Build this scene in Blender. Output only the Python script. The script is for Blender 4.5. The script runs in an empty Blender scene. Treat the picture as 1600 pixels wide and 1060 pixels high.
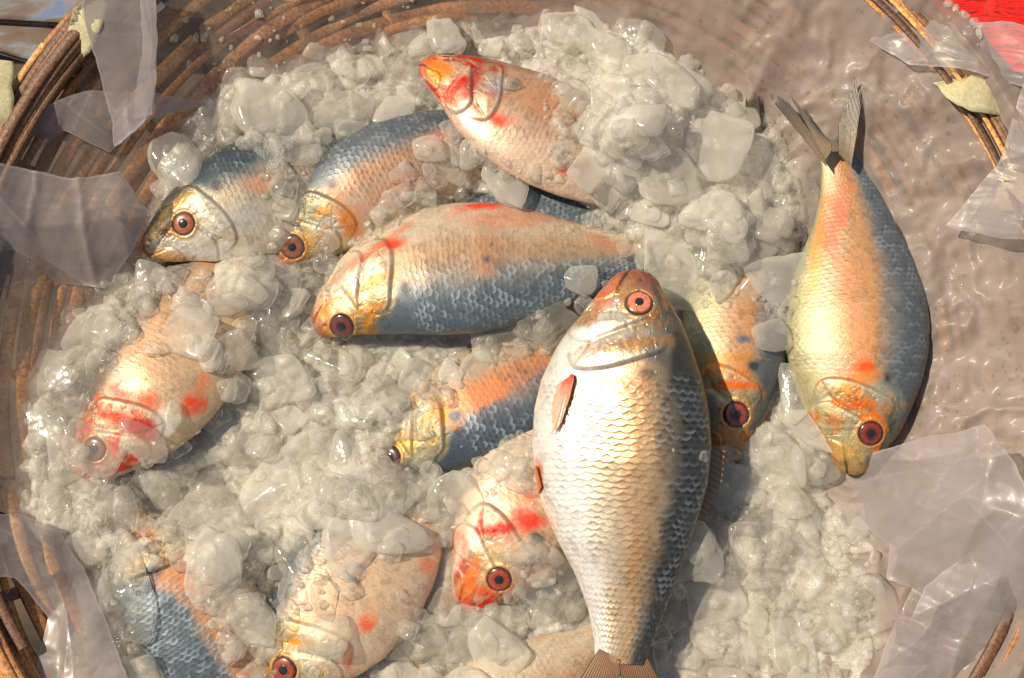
import bpy, math, random
import numpy as np
from math import radians, pi

# ------------------------------------------------------------------ camera, sky, sun, exposure
S = 0.0005                      # metres per layout unit
F, D, TILT = 2800.0, 2800.0, radians(10)
scene = bpy.context.scene
COL = scene.collection
cam_d = bpy.data.cameras.new('camera'); cam = bpy.data.objects.new('camera', cam_d); COL.objects.link(cam)
cam_d.sensor_width = 36.0; cam_d.lens = 36.0 * F / 1600.0
cam_d.clip_start = 0.05; cam_d.clip_end = 50
CP = np.array([0, -D * math.sin(TILT), D * math.cos(TILT)])
cam.location = tuple(CP * S); cam.rotation_euler = (TILT, 0, 0)
scene.camera = cam

world = bpy.data.worlds.new('World'); scene.world = world; world.use_nodes = True
LT = np.array([0.56, -0.20, -0.80]); LT = LT / np.linalg.norm(LT)      # direction sunlight travels
elev = math.asin(-LT[2]); az = math.atan2(-LT[0], -LT[1])              # towards the sun, clockwise from +y
wn = world.node_tree
sky = wn.nodes.new('ShaderNodeTexSky'); sky.sky_type = 'NISHITA'; sky.sun_disc = False
sky.sun_elevation = elev; sky.sun_rotation = az
bg = wn.nodes['Background']; bg.inputs['Strength'].default_value = 0.085
hs = wn.nodes.new('ShaderNodeHueSaturation'); hs.inputs['Saturation'].default_value = .5      # hazy, washed-out sky
wn.links.new(sky.outputs[0], hs.inputs['Color']); wn.links.new(hs.outputs[0], bg.inputs['Color'])
sun_d = bpy.data.lights.new('sun', 'SUN'); sun_d.energy = 4.9; sun_d.angle = radians(1.5); sun_d.color = (1.0, 0.85, 0.64)
sun = bpy.data.objects.new('sun', sun_d); COL.objects.link(sun)
from mathutils import Vector
sun.rotation_euler = Vector(tuple(LT)).to_track_quat('-Z', 'Y').to_euler()
scene.view_settings.view_transform = 'Standard'
try: scene.view_settings.look = 'None'
except Exception: pass
scene.view_settings.exposure = 0.06; scene.view_settings.gamma = 1.0
scene.render.engine = 'CYCLES'
scene.cycles.transparent_max_bounces = 20
scene.cycles.max_bounces = 6
scene.cycles.diffuse_bounces = 3
scene.cycles.glossy_bounces = 3
scene.cycles.transmission_bounces = 5
scene.cycles.caustics_refractive = False; scene.cycles.caustics_reflective = False
try: scene.cycles.use_denoising = True
except Exception: pass

R0 = random.Random(7)
RX = np.array([1.0, 0, 0]); UY = np.array([0, math.cos(TILT), math.sin(TILT)]); FW = np.array([0, math.sin(TILT), -math.cos(TILT)])

def U(px, py, z=0.0):
    "layout point seen at plan position px,py and standing at height z"
    px = np.asarray(px, float); py = np.asarray(py, float); z = np.asarray(z, float)
    px, py, z = np.broadcast_arrays(px, py, z)
    d = RX * ((px - 800) / F)[..., None] + UY * ((530 - py) / F)[..., None] + FW
    t = (z - CP[2]) / d[..., 2]
    return CP + d * t[..., None]

def V(P):
    "inverse of U"
    q = np.asarray(P, float) - CP
    w = q @ FW
    return 800 + F * (q @ RX) / w, 530 - F * (q @ UY) / w

# ------------------------------------------------------------------ noise
def hsh(ix, iy, iz, seed):
    h = (ix.astype(np.int64) * 374761393 + iy.astype(np.int64) * 668265263 + iz.astype(np.int64) * 2147483647 + seed * 974711) & 0xffffffff
    h = ((h ^ (h >> 13)) * 1274126177) & 0xffffffff
    h = ((h ^ (h >> 16)) * 2246822519) & 0xffffffff
    return ((h ^ (h >> 15)) & 0xffffff) / float(0xffffff)

def vn(P, seed=0):
    P = np.asarray(P, float)
    i = np.floor(P).astype(np.int64); f = P - i; f = f * f * (3 - 2 * f)
    out = 0
    for dx in (0, 1):
        wx = f[..., 0] if dx else 1 - f[..., 0]
        for dy in (0, 1):
            wy = f[..., 1] if dy else 1 - f[..., 1]
            for dz in (0, 1):
                wz = f[..., 2] if dz else 1 - f[..., 2]
                out = out + wx * wy * wz * hsh(i[..., 0] + dx, i[..., 1] + dy, i[..., 2] + dz, seed)
    return out

def fbm(P, octv=4, seed=0):
    a, s, n, P = 1.0, 0, 0, np.asarray(P, float)
    for o in range(octv):
        s = s + a * vn(P * (2.03 ** o), seed + o * 17); n += a; a *= 0.5
    return s / n            # 0..1, mean .5

def n2(x, y, sc, octv=4, seed=0):
    x = np.asarray(x, float); y = np.asarray(y, float)
    return fbm(np.stack([x / sc, y / sc, np.zeros_like(x) + .37], -1), octv, seed)

def cell(x, y, sc, seed=0, k=2.0):
    "smooth lumps: cellular distance, returns (f1, id)"
    X, Y = x / sc, y / sc
    ix, iy = np.floor(X).astype(np.int64), np.floor(Y).astype(np.int64)
    best = np.full(X.shape, 9.0); idv = np.zeros(X.shape)
    z0 = np.zeros_like(ix)
    for dx in (-1, 0, 1):
        for dy in (-1, 0, 1):
            cx, cy = ix + dx, iy + dy
            jx = hsh(cx, cy, z0, seed); jy = hsh(cx, cy, z0 + 1, seed); jr = hsh(cx, cy, z0 + 2, seed)
            d = np.hypot(X - cx - jx, Y - cy - jy) / (0.7 + 0.5 * jr)
            m = d < best
            best = np.where(m, d, best); idv = np.where(m, jr, idv)
    return best, idv

def sst(a, b, x):
    t = np.clip((x - a) / (b - a), 0, 1); return t * t * (3 - 2 * t)

def mixc(c, c2, f):
    return c * (1 - f[..., None]) + np.asarray(c2, float) * f[..., None]

# ------------------------------------------------------------------ object helpers
def tag(o, label=None, cat=None, group=None, kind=None):
    if label: o['label'] = label
    if cat: o['category'] = cat
    if group: o['group'] = group
    if kind: o['kind'] = kind
    return o

def link(name, me, mat=None, parent=None):
    if mat is not None and len(me.materials) == 0: me.materials.append(mat)
    o = bpy.data.objects.new(name, me); COL.objects.link(o)
    if parent is not None: o.parent = parent
    return o

def empty(name, loc):
    o = bpy.data.objects.new(name, None); o.empty_display_size = 0.02
    COL.objects.link(o); o.location = tuple(np.asarray(loc) * S); return o

def mesh_np(name, verts, quads, cols=None, smooth=True, org=None, attrs=None):
    "verts (n,3) layout units, quads (m,4) or (m,3)"
    v = np.asarray(verts, float).reshape(-1, 3)
    if org is not None: v = v - np.asarray(org)
    v = v * S
    q = np.asarray(quads, np.int32); k = q.shape[1]
    me = bpy.data.meshes.new(name)
    me.vertices.add(len(v)); me.vertices.foreach_set('co', v.astype(np.float32).ravel())
    me.loops.add(q.size); me.loops.foreach_set('vertex_index', q.ravel())
    me.polygons.add(len(q)); me.polygons.foreach_set('loop_start', np.arange(0, q.size, k, dtype=np.int32))
    try: me.polygons.foreach_set('loop_total', np.full(len(q), k, np.int32))
    except Exception: pass
    if smooth: me.polygons.foreach_set('use_smooth', np.ones(len(q), bool))
    if cols is not None:
        c = np.asarray(cols, float).reshape(-1, 3); c4 = np.concatenate([np.clip(c, 0, 1), np.ones((len(c), 1))], 1)
        a = me.color_attributes.new('Col', 'FLOAT_COLOR', 'POINT'); a.data.foreach_set('color', c4.astype(np.float32).ravel())
    for nm, arr in (attrs or {}).items():
        a = me.attributes.new(nm, 'FLOAT', 'POINT'); a.data.foreach_set('value', np.asarray(arr, np.float32).ravel())
    me.update(calc_edges=True); me.validate()
    return me

def gq(n, m, wv=False, flip=False):
    i = np.arange(n - 1)[:, None]; j = np.arange(m if wv else m - 1)[None, :]
    j2 = (j + 1) % m
    q = np.stack([i * m + j, (i + 1) * m + j, (i + 1) * m + j2, i * m + j2], -1).reshape(-1, 4)
    return q[:, ::-1] if flip else q

class MB:
    def __init__(s): s.v = []; s.q = []; s.c = []; s.n = 0
    def add(s, v, q, c):
        v = np.asarray(v, float).reshape(-1, 3); s.v.append(v); s.q.append(np.asarray(q) + s.n); s.n += len(v)
        c = np.asarray(c, float); s.c.append(np.broadcast_to(c, v.shape) if c.ndim == 1 else c.reshape(-1, 3))
    def build(s, name, mat, parent=None, org=None, smooth=True):
        me = mesh_np(name, np.concatenate(s.v), np.concatenate(s.q), np.concatenate(s.c), smooth, org)
        return link(name, me, mat, parent)

# ------------------------------------------------------------------ materials
def newmat(name):
    m = bpy.data.materials.new(name); m.use_nodes = True
    nt = m.node_tree; nt.nodes.clear()
    return m, nt, nt.nodes.new, nt.links.new

def principled(name, rough=.5, metal=0, coat=0, crough=.1, noise=0, nscale=200, bump=0, bscale=400, sss=0, col=None, spec=.5, emb=None):
    m, nt, N, L = newmat(name)
    out = N('ShaderNodeOutputMaterial'); p = N('ShaderNodeBsdfPrincipled'); L(p.outputs[0], out.inputs[0])
    p.inputs['Roughness'].default_value = rough; p.inputs['Metallic'].default_value = metal
    p.inputs['Coat Weight'].default_value = coat; p.inputs['Coat Roughness'].default_value = crough
    p.inputs['Specular IOR Level'].default_value = spec
    tc = N('ShaderNodeTexCoord')
    if col is None:
        a = N('ShaderNodeAttribute'); a.attribute_name = 'Col'; src = a.outputs['Color']
    else:
        r = N('ShaderNodeRGB'); r.outputs[0].default_value = (*col, 1); src = r.outputs[0]
    if noise:
        t = N('ShaderNodeTexNoise'); t.inputs['Scale'].default_value = nscale; t.inputs['Detail'].default_value = 5
        L(tc.outputs['Object'], t.inputs['Vector'])
        mr = N('ShaderNodeMapRange'); mr.inputs[1].default_value = .3; mr.inputs[2].default_value = .7
        mr.inputs[3].default_value = 1 - noise; mr.inputs[4].default_value = 1 + noise
        L(t.outputs['Fac'], mr.inputs[0])
        mx = N('ShaderNodeVectorMath'); mx.operation = 'SCALE'; L(src, mx.inputs[0]); L(mr.outputs[0], mx.inputs['Scale'])
        src = mx.outputs[0]
    L(src, p.inputs['Base Color'])
    if sss:
        p.inputs['Subsurface Weight'].default_value = sss; p.inputs['Subsurface Radius'].default_value = (.006, .004, .003); p.inputs['Subsurface Scale'].default_value = .5
    if bump:
        t = N('ShaderNodeTexNoise'); t.inputs['Scale'].default_value = bscale; t.inputs['Detail'].default_value = 4
        L(tc.outputs['Object'], t.inputs['Vector'])
        b = N('ShaderNodeBump'); b.inputs['Strength'].default_value = bump; b.inputs['Distance'].default_value = .001
        L(t.outputs['Fac'], b.inputs['Height']); L(b.outputs[0], p.inputs['Normal']); L(b.outputs[0], p.inputs['Coat Normal'])
    return m, nt, p

M_fish, _nt, _p = principled('fish_skin', rough=.34, metal=.55, coat=.55, crough=.12, noise=.16, nscale=900, bump=.22, bscale=1500, spec=.6)
M_fish2, _, _ = principled('fish_skin_damp', rough=.42, metal=.32, coat=.3, crough=.16, noise=.18, nscale=900, bump=.25, bscale=1500, spec=.5)
M_fin, _, _ = principled('fin_membrane', rough=.4, coat=.4, crough=.2, noise=.15, nscale=600)
M_eye, _, _ = principled('eye_iris', rough=.25, coat=1, crough=.03, noise=.12, nscale=900)
M_pupil, _, _ = principled('eye_pupil', rough=.1, coat=1, crough=.02, col=(.02, .012, .016))

def ice_mat(name, base, alpha, rough=.22, refr=.10, bump=.7, bs=160, sss=0.0, tlm=.5):
    m, nt, N, L = newmat(name)
    out = N('ShaderNodeOutputMaterial')
    tc = N('ShaderNodeTexCoord'); oi = N('ShaderNodeObjectInfo')
    add = N('ShaderNodeVectorMath'); add.operation = 'ADD'
    cmb = N('ShaderNodeCombineXYZ')
    for i in range(3): L(oi.outputs['Random'], cmb.inputs[i])
    L(tc.outputs['Object'], add.inputs[0]); L(cmb.outputs[0], add.inputs[1])
    n1 = N('ShaderNodeTexNoise'); n1.inputs['Scale'].default_value = 55; n1.inputs['Detail'].default_value = 5; n1.inputs['Roughness'].default_value = .65; n1.inputs['Distortion'].default_value = .8
    L(add.outputs[0], n1.inputs['Vector'])
    n2_ = N('ShaderNodeTexNoise'); n2_.inputs['Scale'].default_value = bs; n2_.inputs['Detail'].default_value = 6; n2_.inputs['Roughness'].default_value = .6
    L(add.outputs[0], n2_.inputs['Vector'])
    bmp = N('ShaderNodeBump'); bmp.inputs['Strength'].default_value = bump; bmp.inputs['Distance'].default_value = .002
    L(n2_.outputs['Fac'], bmp.inputs['Height'])
    p = N('ShaderNodeBsdfPrincipled'); p.inputs['Roughness'].default_value = rough
    p.inputs['Subsurface Weight'].default_value = sss; p.inputs['Subsurface Radius'].default_value = (.9, .85, .75); p.inputs['Subsurface Scale'].default_value = .01
    p.inputs['IOR'].default_value = 1.33; p.inputs['Coat Weight'].default_value = .8; p.inputs['Coat Roughness'].default_value = .05
    cr = N('ShaderNodeMixRGB'); cr.inputs[1].default_value = (base[0] * .86, base[1] * .87, base[2] * .88, 1); cr.inputs[2].default_value = (*base, 1)
    L(n1.outputs['Fac'], cr.inputs[0]); L(cr.outputs[0], p.inputs['Base Color'])
    L(bmp.outputs[0], p.inputs['Normal']); L(bmp.outputs[0], p.inputs['Coat Normal'])
    tl = N('ShaderNodeBsdfTranslucent'); tl.inputs[0].default_value = (min(1, base[0] * 1.1), min(1, base[1] * 1.1), min(1, base[2] * 1.1), 1)
    mt = N('ShaderNodeMixShader'); mt.inputs[0].default_value = tlm; L(p.outputs[0], mt.inputs[1]); L(tl.outputs[0], mt.inputs[2])
    tr = N('ShaderNodeBsdfTransparent'); tr.inputs[0].default_value = (.99, .99, .985, 1)
    gl = N('ShaderNodeBsdfGlossy'); gl.inputs['Roughness'].default_value = .06; L(bmp.outputs[0], gl.inputs['Normal'])
    fr = N('ShaderNodeFresnel'); fr.inputs[0].default_value = 1.31; L(bmp.outputs[0], fr.inputs['Normal'])
    ge = N('ShaderNodeNewGeometry'); inv = N('ShaderNodeMath'); inv.operation = 'SUBTRACT'; inv.inputs[0].default_value = 1; L(ge.outputs['Backfacing'], inv.inputs[1])
    ff = N('ShaderNodeMath'); ff.operation = 'MULTIPLY'; L(fr.outputs[0], ff.inputs[0]); L(inv.outputs[0], ff.inputs[1])
    rf = N('ShaderNodeBsdfRefraction'); rf.inputs['IOR'].default_value = 1.22; rf.inputs['Roughness'].default_value = .04; L(bmp.outputs[0], rf.inputs['Normal'])
    tm = N('ShaderNodeMixShader'); rq = N('ShaderNodeMath'); rq.operation = 'MULTIPLY'; rq.inputs[1].default_value = refr; L(inv.outputs[0], rq.inputs[0]); L(rq.outputs[0], tm.inputs[0]); L(tr.outputs[0], tm.inputs[1]); L(rf.outputs[0], tm.inputs[2])
    clr = N('ShaderNodeMixShader'); L(ff.outputs[0], clr.inputs[0]); L(tm.outputs[0], clr.inputs[1]); L(gl.outputs[0], clr.inputs[2])
    lw = N('ShaderNodeLayerWeight'); lw.inputs[0].default_value = .22
    # opacity of the milky part: noise + rim
    mr = N('ShaderNodeMapRange'); mr.inputs[1].default_value = .35; mr.inputs[2].default_value = .68
    mr.inputs[3].default_value = max(0, alpha - .22); mr.inputs[4].default_value = min(1, alpha + .22)
    L(n1.outputs['Fac'], mr.inputs[0])
    rn = N('ShaderNodeMath'); rn.operation = 'MULTIPLY_ADD'; L(oi.outputs['Random'], rn.inputs[0]); rn.inputs[1].default_value = .28; L(mr.outputs[0], rn.inputs[2])
    ad = N('ShaderNodeMath'); ad.operation = 'MULTIPLY_ADD'; L(lw.outputs['Facing'], ad.inputs[0]); ad.inputs[1].default_value = .75; L(rn.outputs[0], ad.inputs[2]); ad.use_clamp = True
    bk = N('ShaderNodeMath'); bk.operation = 'MULTIPLY_ADD'; L(ge.outputs['Backfacing'], bk.inputs[0]); bk.inputs[1].default_value = -.8; bk.inputs[2].default_value = 1
    am = N('ShaderNodeMath'); am.operation = 'MULTIPLY'; L(ad.outputs[0], am.inputs[0]); L(bk.outputs[0], am.inputs[1]); ad = am
    fin = N('ShaderNodeMixShader'); L(ad.outputs[0], fin.inputs[0]); L(clr.outputs[0], fin.inputs[1]); L(mt.outputs[0], fin.inputs[2])
    L(fin.outputs[0], out.inputs[0])
    return m

ICE = (.82, .795, .72)
M_ice = ice_mat('ice_milky', ICE, .17, rough=.25)
M_icew = ice_mat('ice_white', (.84, .815, .74), .34, rough=.3)
M_icec = ice_mat('ice_clear', ICE, -.02, refr=.35, rough=.12, bump=.9)
M_bed = ice_mat('ice_crushed', (.70, .67, .60), .52, refr=0, sss=1.0, tlm=.1, rough=.25, bump=.8, bs=220)
M_small = ice_mat('ice_crumbs', ICE, .18, bump=.5)

def film_mat(name, col, a0, a1, rough=.3, wr=30, attr=None, bst=.3, coat=.4):
    m, nt, N, L = newmat(name)
    out = N('ShaderNodeOutputMaterial'); tc = N('ShaderNodeTexCoord')
    n = N('ShaderNodeTexNoise'); n.inputs['Scale'].default_value = wr; n.inputs['Detail'].default_value = 6; n.inputs['Distortion'].default_value = 1.2
    L(tc.outputs['Object'], n.inputs['Vector'])
    b = N('ShaderNodeBump'); b.inputs['Strength'].default_value = bst; b.inputs['Distance'].default_value = .004; L(n.outputs['Fac'], b.inputs['Height'])
    p = N('ShaderNodeBsdfPrincipled'); p.inputs['Base Color'].default_value = (*col, 1); p.inputs['Roughness'].default_value = rough
    p.inputs['Coat Weight'].default_value = coat; p.inputs['Coat Roughness'].default_value = .15
    L(b.outputs[0], p.inputs['Normal']); L(b.outputs[0], p.inputs['Coat Normal'])
    tl = N('ShaderNodeBsdfTranslucent'); tl.inputs[0].default_value = (*col, 1)
    mt = N('ShaderNodeMixShader'); mt.inputs[0].default_value = .35; L(p.outputs[0], mt.inputs[1]); L(tl.outputs[0], mt.inputs[2])
    tr = N('ShaderNodeBsdfTransparent'); tr.inputs[0].default_value = (.97, .96, .97, 1)
    lw = N('ShaderNodeLayerWeight'); lw.inputs[0].default_value = .45
    mr = N('ShaderNodeMapRange'); mr.inputs[1].default_value = .32; mr.inputs[2].default_value = .7; mr.inputs[3].default_value = a0; mr.inputs[4].default_value = a1
    L(n.outputs['Fac'], mr.inputs[0])
    ad = N('ShaderNodeMath'); ad.operation = 'MULTIPLY_ADD'; L(lw.outputs['Facing'], ad.inputs[0]); ad.inputs[1].default_value = .45; L(mr.outputs[0], ad.inputs[2]); ad.use_clamp = True
    fac = ad.outputs[0]
    if attr:
        at = N('ShaderNodeAttribute'); at.attribute_name = attr
        ad2 = N('ShaderNodeMath'); ad2.operation = 'ADD'; ad2.use_clamp = True; L(fac, ad2.inputs[0]); L(at.outputs['Fac'], ad2.inputs[1]); fac = ad2.outputs[0]
    mx = N('ShaderNodeMixShader'); L(fac, mx.inputs[0]); L(tr.outputs[0], mx.inputs[1]); L(mt.outputs[0], mx.inputs[2]); L(mx.outputs[0], out.inputs[0])
    return m
M_film = film_mat('plastic_film', (.37, .305, .27), .24, .46, rough=.52, attr='milk', bst=.09, coat=.05)
M_fold = film_mat('plastic_fold', (.50, .46, .47), .38, .56, rough=.36, wr=20, bst=.03, coat=.15, attr='milk')

M_cane, _, _ = principled('cane', rough=.55, noise=.5, nscale=350, bump=.5, bscale=500, coat=.15, crough=.3)
M_leaf, _, _ = principled('palm_leaf_tie', rough=.55, noise=.15, nscale=300, bump=.4, bscale=500)

def drop_mat():
    m, nt, N, L = newmat('water')
    out = N('ShaderNodeOutputMaterial'); tr = N('ShaderNodeBsdfTransparent'); tr.inputs[0].default_value = (.95, .94, .93, 1)
    g = N('ShaderNodeBsdfGlossy'); g.inputs['Roughness'].default_value = .04
    fr = N('ShaderNodeFresnel'); fr.inputs[0].default_value = 1.4
    ge = N('ShaderNodeNewGeometry'); inv = N('ShaderNodeMath'); inv.operation = 'SUBTRACT'; inv.inputs[0].default_value = 1; L(ge.outputs['Backfacing'], inv.inputs[1])
    ff = N('ShaderNodeMath'); ff.operation = 'MULTIPLY'; L(fr.outputs[0], ff.inputs[0]); L(inv.outputs[0], ff.inputs[1])
    mx = N('ShaderNodeMixShader'); L(ff.outputs[0], mx.inputs[0]); L(tr.outputs[0], mx.inputs[1]); L(g.outputs[0], mx.inputs[2]); L(mx.outputs[0], out.inputs[0])
    return m
M_drop = drop_mat()

# ------------------------------------------------------------------ basket
BC = U(790, 600, 0)                     # basket centre
def wallz(x, y, base=-18.0):
    r = np.hypot(x - BC[0], y - BC[1])
    return base + 165 * np.clip((r - 470) / 385, 0, 1.3) ** 1.6
def ang(px, py):
    p = U(px, py, 60); return math.atan2(p[1] - BC[1], p[0] - BC[0])

def ground():
    # packed dark ground the basket stands on
    m, nt, N, L = newmat('ground_soil')
    out = N('ShaderNodeOutputMaterial'); p = N('ShaderNodeBsdfPrincipled'); p.inputs['Roughness'].default_value = .8
    tc = N('ShaderNodeTexCoord'); n = N('ShaderNodeTexNoise'); n.inputs['Scale'].default_value = 14; n.inputs['Detail'].default_value = 8
    cr = N('ShaderNodeValToRGB'); cr.color_ramp.elements[0].color = (.02, .014, .010, 1); cr.color_ramp.elements[1].color = (.16, .11, .07, 1)
    cr.color_ramp.elements[0].position = .35; cr.color_ramp.elements[1].position = .75
    L(tc.outputs['Object'], n.inputs['Vector']); L(n.outputs['Fac'], cr.inputs[0]); L(cr.outputs[0], p.inputs['Base Color']); L(p.outputs[0], out.inputs[0])
    g = np.linspace(-4000, 4000, 41); X, Y = np.meshgrid(g, g, indexing='ij')
    me = mesh_np('ground', np.stack([X, Y, X * 0 - 130 + 6 * n2(X, Y, 300)], -1), gq(41, 41))
    tag(link('ground', me, m), kind='structure')
ground()

basket = empty('wicker_basket', (BC[0], BC[1], -110))
tag(basket, 'round brown wicker basket lined with plastic and filled with fish on ice', 'basket')
BORG = (BC[0], BC[1], -110)
CANE = [(.42, .18, .055), (.52, .24, .075), (.33, .14, .045), (.22, .10, .04), (.60, .31, .10), (.13, .06, .03)]

def build_basket():
    rng = random.Random(3)
    th = np.linspace(0, 2 * pi, 541)[:-1]
    mb = MB()
    ns = 30
    r = 400.0; k = 0
    while r < 832:
        w = rng.uniform(13, 25)
        ph = rng.uniform(0, 6)
        wob = 12 * (n2(np.cos(th) * 3 + k * 7.3, np.sin(th) * 3, 1.0, 2, 5) - .5) + rng.uniform(-2, 2)
        rr = r + wob * 1.6
        amp = 7.5 * np.sin(th * ns / 2 + (k % 2) * pi + .2 * math.sin(k))
        # slope frame
        sl = np.arctan2(wallz(BC[0] + rr + 5, BC[1]) - wallz(BC[0] + rr - 5, BC[1]), 10)
        cs = [(-.5, 0), (-.32, 2.2), (0, 3.0), (.32, 2.2), (.5, 0), (0, -2.2)]
        wv = w * (1 + .35 * (n2(np.cos(th) * 6 + k * 3, np.sin(th) * 6, 1.0, 2, 9) - .5))
        V_ = []
        for a, b in cs:
            du, dn = a * wv, b + amp - 9
            x = rr + du * np.cos(sl) - dn * np.sin(sl); z = wallz(BC[0] + rr, BC[1] + 0 * rr) + du * np.sin(sl) + dn * np.cos(sl)
            V_.append(np.stack([BC[0] + x * np.cos(th), BC[1] + x * np.sin(th), z], -1))
        V_ = np.stack(V_, 1)            # (540,6,3)
        base = np.array(rng.choice(CANE)) * rng.uniform(.75, 1.2)
        nz = n2(th * 14 + k * 11, th * 0 + k, 1.0, 3, 4)
        c = base * (0.6 + .8 * nz)[:, None]
        c = np.repeat(c[:, None, :], 6, 1)
        n, m_ = 540, 6
        i = np.arange(n)[:, None]; j = np.arange(m_)[None, :]
        q = np.stack([i * m_ + j, ((i + 1) % n) * m_ + j, ((i + 1) % n) * m_ + (j + 1) % m_, i * m_ + (j + 1) % m_], -1).reshape(-1, 4)
        mb.add(V_, q, c); r += w * rng.uniform(.86, 1.18); k += 1
    mb.build('woven_wall', M_cane, basket, BORG)
    mb = MB()
    rs = np.linspace(390, 836, 60)
    for i in range(ns):
        a = 2 * pi * (i + .5 * 0) / ns + pi / ns * 0 + rng.uniform(-.012, .012)
        w = rng.uniform(13, 20)
        off = (n2(rs / 60 + i * 5, rs * 0, 1.0, 2, 3) - .5) * 5
        V_ = []
        for u, dz in ((-.5, -1.5), (-.2, 1), (.2, 1), (.5, -1.5)):
            tx = u * w + off
            x = rs * math.cos(a) - tx * math.sin(a); y = rs * math.sin(a) + tx * math.cos(a)
            V_.append(np.stack([BC[0] + x, BC[1] + y, wallz(BC[0] + rs, BC[1] + 0 * rs) - 10 + dz], -1))
        base = np.array(rng.choice(CANE)) * rng.uniform(.5, .9)
        mb.add(np.stack(V_, 1), gq(60, 4), base)
    mb.build('stakes', M_cane, basket, BORG)
    # outer rim: bundles of long splints
    mb = MB()
    for k in range(54):
        a0 = rng.uniform(0, 2 * pi); sp = rng.uniform(2.2, 4.5)
        t = np.linspace(0, 1, 200); a = a0 + sp * t
        r0, r1 = rng.uniform(808, 862), rng.uniform(808, 862)
        rr = r0 + (r1 - r0) * t + 8 * np.sin(t * 9 + k)
        zz = 140 + 16 * np.sin(t * 7 + k * 2) - np.abs(rr - 838) * .35 + rng.uniform(-6, 10)
        wd = rng.uniform(3.5, 10)
        V_ = []
        for q_ in range(8):
            b = q_ * pi / 4
            V_.append(np.stack([BC[0] + (rr + wd * math.cos(b)) * np.cos(a), BC[1] + (rr + wd * math.cos(b)) * np.sin(a), zz + wd * .42 * math.sin(b)], -1))
        base = np.array(rng.choice(CANE)) * rng.uniform(.8, 1.25)
        c = base * (.7 + .6 * n2(t * 20 + k * 9, t * 0, 1.0, 3, 8))[:, None]
        mb.add(np.stack(V_, 1), gq(200, 8, True), np.repeat(c[:, None], 8, 1))
    mb.build('rim', M_cane, basket, BORG)
    # pale leaf ties wrapped over the rim
    def tie(pts, w, col=(.50, .46, .28)):
        P = np.array([U(*p) for p in pts]); t = np.linspace(0, 1, 24)
        tt = np.linspace(0, 1, len(P)); C = np.stack([np.interp(t, tt, P[:, i]) for i in range(3)], -1)
        for _ in range(3): C[1:-1] = (C[:-2] + 2 * C[1:-1] + C[2:]) / 4
        T = np.gradient(C, axis=0); T /= np.linalg.norm(T, axis=1)[:, None]
        Sd = np.cross(T, [0, 0, 1]); Sd /= np.linalg.norm(Sd, axis=1)[:, None]
        ww = 1.25 * w * (1 - .6 * np.abs(2 * t - 1) ** 2) * (1 + .5 * (n2(t * 7 + w, t * 0 + w, 1.0, 3, 5) - .5))
        rows = [C + Sd * (u * ww)[:, None] + np.array([0, 0, 1]) * (1.5 * (1 - 4 * u * u) + 5 * abs(u - .12) * (1 if u > .12 else -1)) for u in np.linspace(-.5, .5, 7)]
        rows += [r_ - np.array([0, 0, 2.5]) for r_ in rows[::-1]]
        mb = MB(); c = np.array(col) * (.75 + .5 * n2(t * 9, t * 3 + w, 1.0, 3, 2))[:, None]
        mb.add(np.stack(rows, 1), gq(24, 14, True), np.repeat(c[:, None], 14, 1))
        mb.build('rim_tie', M_leaf, basket, BORG)
    tie([(168, -30, 150), (140, 20, 172), (125, 62, 158), (104, 92, 120)], 40)
    tie([(10, 95, 140), (-6, 140, 172), (-2, 185, 160), (4, 215, 120)], 40)
    tie([(1455, 55, 130), (1490, 60, 160), (1480, 100, 155), (1440, 125, 110)], 38, (.46, .40, .24))
    tie([(1465, 120, 120), (1500, 138, 168), (1540, 150, 170), (1590, 170, 140)], 44)
    tie([(1580, 240, 130), (1600, 290, 168), (1560, 320, 130)], 46, (.5, .42, .26))
build_basket()

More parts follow.
